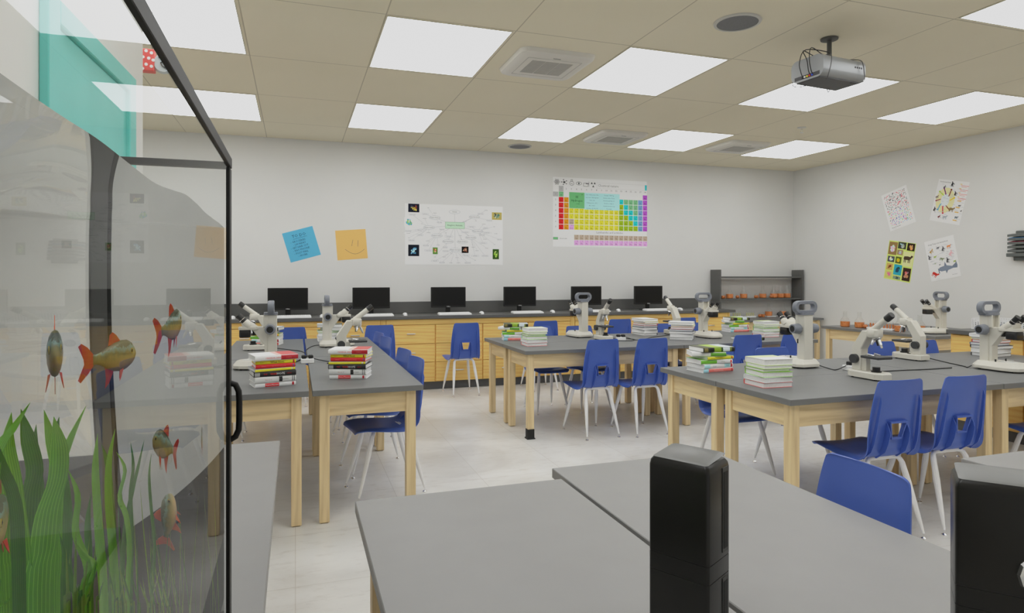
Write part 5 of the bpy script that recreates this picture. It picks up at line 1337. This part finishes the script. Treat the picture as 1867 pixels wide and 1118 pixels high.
for pix, s, wd_, m in (
    ([(178, 790), (174, 850), (178, 930), (184, 1010), (190, 1118)], .13, .018, M1),
    ([(210, 782), (199, 840), (198, 910), (206, 1000), (212, 1118)], .14, .018, M1),
    ([(185, 810), (196, 845), (202, 900), (206, 980), (204, 1118)], .15, .015, M2),
    ([(212, 824), (228, 856), (218, 905), (230, 940), (236, 1000), (232, 1118)], .13, .013, M1),
    ([(263, 802), (252, 850), (242, 892), (228, 970), (220, 1118)], .15, .014, M2),
    ([(238, 806), (243, 850), (238, 900), (240, 980), (238, 1118)], .16, .012, M2),
    ([(276, 826), (272, 870), (277, 940), (282, 1000), (276, 1118)], .16, .012, M2),
    ([(124, 856), (142, 905), (138, 970), (160, 1035), (150, 1118)], .13, .013, M1),
    ([(137, 988), (150, 1010), (172, 1028), (166, 1060), (160, 1118)], .12, .012, M1),
    ([(108, 970), (122, 1030), (140, 1090), (146, 1118)], .12, .010, M2),
    ([(166, 900), (160, 950), (162, 1010), (164, 1118)], .2, .014, M2)): strap(pix, s, wd_, m, pB)
rg = random.Random(21)
for k in range(74):
    u = rg.uniform(120, 318) if k < 52 else rg.uniform(290, 408)
    v = rg.uniform(960, 1070) if k < 44 else rg.uniform(860, 960) if k < 56 else rg.uniform(880, 1050)
    du = rg.uniform(-26, 26) if k < 56 else rg.uniform(-8, 8)
    s = rg.uniform(.08, .2)
    wd_ = rg.uniform(.003, .006) if k < 56 else rg.uniform(.0016, .003)
    strap([(u, v), (u + du * .35, v + (1118 - v) * .4), (u + du * .8, v + (1118 - v) * .8), (u + du, 1125)], s, wd_, M3 if k % 3 else M2, pG)
for o in (pA, pB, pG): loc_fix(o)

# fish
def fish_mat():
    m, nt, n, l, b_ = nodes_of('fish_scales', (176, 150, 110), .35, .5)
    tc = n.new('ShaderNodeTexCoord'); sp = n.new('ShaderNodeSeparateXYZ'); l.new(tc.outputs['Object'], sp.inputs[0])
    mp = n.new('ShaderNodeMapRange'); mp.inputs['From Min'].default_value = -.019; mp.inputs['From Max'].default_value = .019; l.new(sp.outputs['Z'], mp.inputs['Value'])
    nz = n.new('ShaderNodeTexNoise'); nz.inputs['Scale'].default_value = 90; nz.inputs['Detail'].default_value = 3; l.new(tc.outputs['Object'], nz.inputs['Vector'])
    ad = n.new('ShaderNodeMath'); ad.operation = 'MULTIPLY_ADD'; ad.inputs[1].default_value = .42; l.new(nz.outputs['Fac'], ad.inputs[0]); l.new(mp.outputs[0], ad.inputs[2])
    r = ramp(n, [(.2, alb((186, 160, 124))), (.45, alb((200, 164, 100))), (.65, alb((178, 156, 86))), (.85, alb((136, 134, 84))), (.97, alb((132, 160, 146))), (1.0, alb((100, 104, 80)))])
    l.new(ad.outputs[0], r.inputs['Fac']); l.new(r.outputs['Color'], b_.inputs['Base Color'])
    return m
FISH = fish_mat(); FIN = mottled('fish_fin_orange', (232, 96, 40), (214, 58, 46), 60, .4); EYEW = mat('fish_eye_gold', (190, 170, 70), .2); EYEB = mat('fish_eye_black', (16, 18, 24), .15)
def make_fish(label, p, rz, ry, bend, sc_):
    t = thing('aquarium_fish', label, 'fish', tuple(p), 0, 'orange finned fish in the tank')
    t.rotation_euler = (0, ry, rz); t.scale = sc_
    def bx(x): return bend * max(0, -x) ** 2 * 60 * .06          # tail swings sideways
    prof_ = [(.045, .0015, .002, -.001), (.041, .0075, .006, -.001), (.034, .0125, .0085, .0), (.022, .0168, .0105, .0005), (.008, .0180, .0112, 0), (-.008, .0160, .0098, 0), (-.022, .0118, .0075, .0005), (-.034, .0072, .0045, .0012), (-.042, .0055, .0028, .0015), (-.047, .006, .0015, .0015)]
    rings = [[(x, bx(x) + wy * math.cos(2 * PI * k / 16), zc + hz * math.sin(2 * PI * k / 16)) for k in range(16)] for x, hz, wy, zc in prof_]
    MB().loft(rings, FISH).build('body', t, smooth=80)
    def fin(name, pts):
        b = MB(); n_ = len(pts)
        b.add([(x, y + bx(x) + e, z) for e in (-.0004, .0004) for x, y, z in pts], [tuple(range(n_)), tuple(range(2 * n_ - 1, n_ - 1, -1))] + [(k, (k + 1) % n_, n_ + (k + 1) % n_, n_ + k) for k in range(n_)], FIN)
        return b.build(name, t, smooth=0)
    fin('dorsal_fin', [(.008, 0, .0165), (-.002, 0, .025), (-.010, 0, .029), (-.016, 0, .026), (-.019, 0, .014)])
    fin('tail_fin', [(-.044, 0, .0055), (-.056, 0, .016), (-.066, 0, .021), (-.071, 0, .018), (-.063, 0, .004), (-.062, 0, -.002), (-.072, 0, -.018), (-.068, 0, -.021), (-.056, 0, -.013), (-.044, 0, -.003)])
    fin('anal_fin', [(-.008, 0, -.0150), (-.018, 0, -.028), (-.026, 0, -.033), (-.024, 0, -.022), (-.026, 0, -.0095)])
    for sy in (-1, 1):
        fin('pelvic_fin', [(.014, sy * .006, -.0145), (.008, sy * .010, -.024), (.004, sy * .012, -.028), (.005, sy * .009, -.0155)])
        e = MB(); e.lathe([(.0001, -.0014), (.0034, -.0006), (.0030, .0008), (.0001, .0014)], EYEW, 14, tr(.0345, sy * .0078, .0035) @ rot('X', sy * -PI / 2)); ey = e.build('eye', t, smooth=60)
        q_ = MB(); q_.lathe([(.0001, .0005), (.0020, .0012), (.0001, .0019)], EYEB, 12, tr(.0345, sy * .0078, .0035) @ rot('X', sy * -PI / 2)); q_.build('pupil', ey, smooth=60)
    return t
vd = math.atan2(.73, -.68)                  # horizontal looking direction inside the water
make_fish('head-on dark fish in fish tank, leftmost whole fish', in_tank(100, 644, .12), vd + PI + .03, -.05, .0, (1.0, .95, .95))
make_fish('pale golden fish with red tail swimming right in fish tank', in_tank(214, 650, .12), vd - PI / 2 + .05, -.01, .6, (1.0, 1, .82))
make_fish('orange finned fish near the tank corner, tail turned to us', in_tank(316, 594, .12), vd - PI / 2 + .5, -.12, 1.6, (1.05, 1, 1.1))
make_fish('striped fish with red tail swimming left in middle of fish tank', in_tank(298, 812, .12), vd + PI / 2 + .12, -.36, .5, (.95, .9, .95))
make_fish('thin dark fish seen edge on near the frame of fish tank', in_tank(368, 800, .10), vd, 0, 0, (.7, .55, 1.0))
make_fish('pale pink fish diving upward among the grass in fish tank', in_tank(308, 940, .12), vd - PI / 2, -1.2, .3, (.60, 1.9, 2.1))
make_fish('fish cut by the left picture edge in fish tank', in_tank(-2, 945, .10), vd + PI - .1, 0, .1, (.8, .8, .8))

# ------------------------------------------------------------------ teal fronted cabinet on the partition wall, and the hanging lantern
TEAL = mottled('teal_paint', (98, 196, 188), (90, 188, 180), 3, .4); WHC = mat('white_cabinet', (208, 207, 204), .5)
wc = thing('wall_cabinet', 'white wall cabinet with a teal panelled door seen through the fish tank', 'cabinet', (-.752, 3.78, 1.78), rad(-2.2))
MB().box(-.38, 0, -1.75, 0, 0, CZ - 1.78 - .002, WHC).build('carcass', wc, smooth=0)
ta, tb2, tz0, tz1 = -1.28, -.24, .04, .575
d = MB(); 
d.box(0.0005, .030, ta, ta + .10, tz0, tz1, TEAL); d.box(.0005, .030, tb2 - .10, tb2, tz0, tz1, TEAL); d.box(.0005, .030, ta + .10, tb2 - .10, tz1 - .085, tz1, TEAL); d.box(.0005, .030, ta + .10, tb2 - .10, tz0, tz0 + .085, TEAL); d.box(.0005, .012, ta + .10, tb2 - .10, tz0 + .085, tz1 - .085, TEAL)
d.build('door', wc, bevel=.004, smooth=0)
dec = thing('paper_lantern', 'red polka dot and grey paper decoration hanging from the ceiling behind the wall cabinet', 'decoration', (-.845, 4.62, 2.77))
POL = mat('polka_red', (206, 62, 62), .6); POW = mat('polka_white', (226, 226, 226), .6); LGR = mat('lantern_grey', (170, 178, 182), .6)
MB().box(-.13, -.005, -.03, .03, -.07, .07, POL).build('red_panel', dec, bevel=.004, smooth=0)
b = MB()
for x, z in ((-.085, .05), (-.05, .055), (-.02, .045), (-.068, .015), (-.035, .01), (-.01, .0), (-.085, -.03), (-.05, -.03), (-.02, -.04), (-.07, -.058)): b.lathe([(.010, 0), (.009, .001)], POW, 12, tr(x, -.0302, z) @ rot('X', PI / 2))
b.build('white_dot', dec, smooth=0)
b = MB(); b.lathe([(.055, -.02), (.064, 0), (.055, .02)], LGR, 20, tr(.045, 0, -.01) @ rot('X', PI / 2)); b.build('grey_disc', dec)
b = MB(); b.tube([(.02, -.024, .02), (.04, -.024, .035), (.06, -.024, .02), (.05, -.024, 0), (.03, -.024, -.01), (.04, -.024, -.03), (.065, -.024, -.04), (.085, -.024, -.02)], .004, BLACK, 6); b.build('black_curl', dec)
b = MB(); b.cyl((-.02, 0, .07), (-.02, 0, CZ - 2.77 - .001), .0012, BLACK, 6); b.build('string', dec)
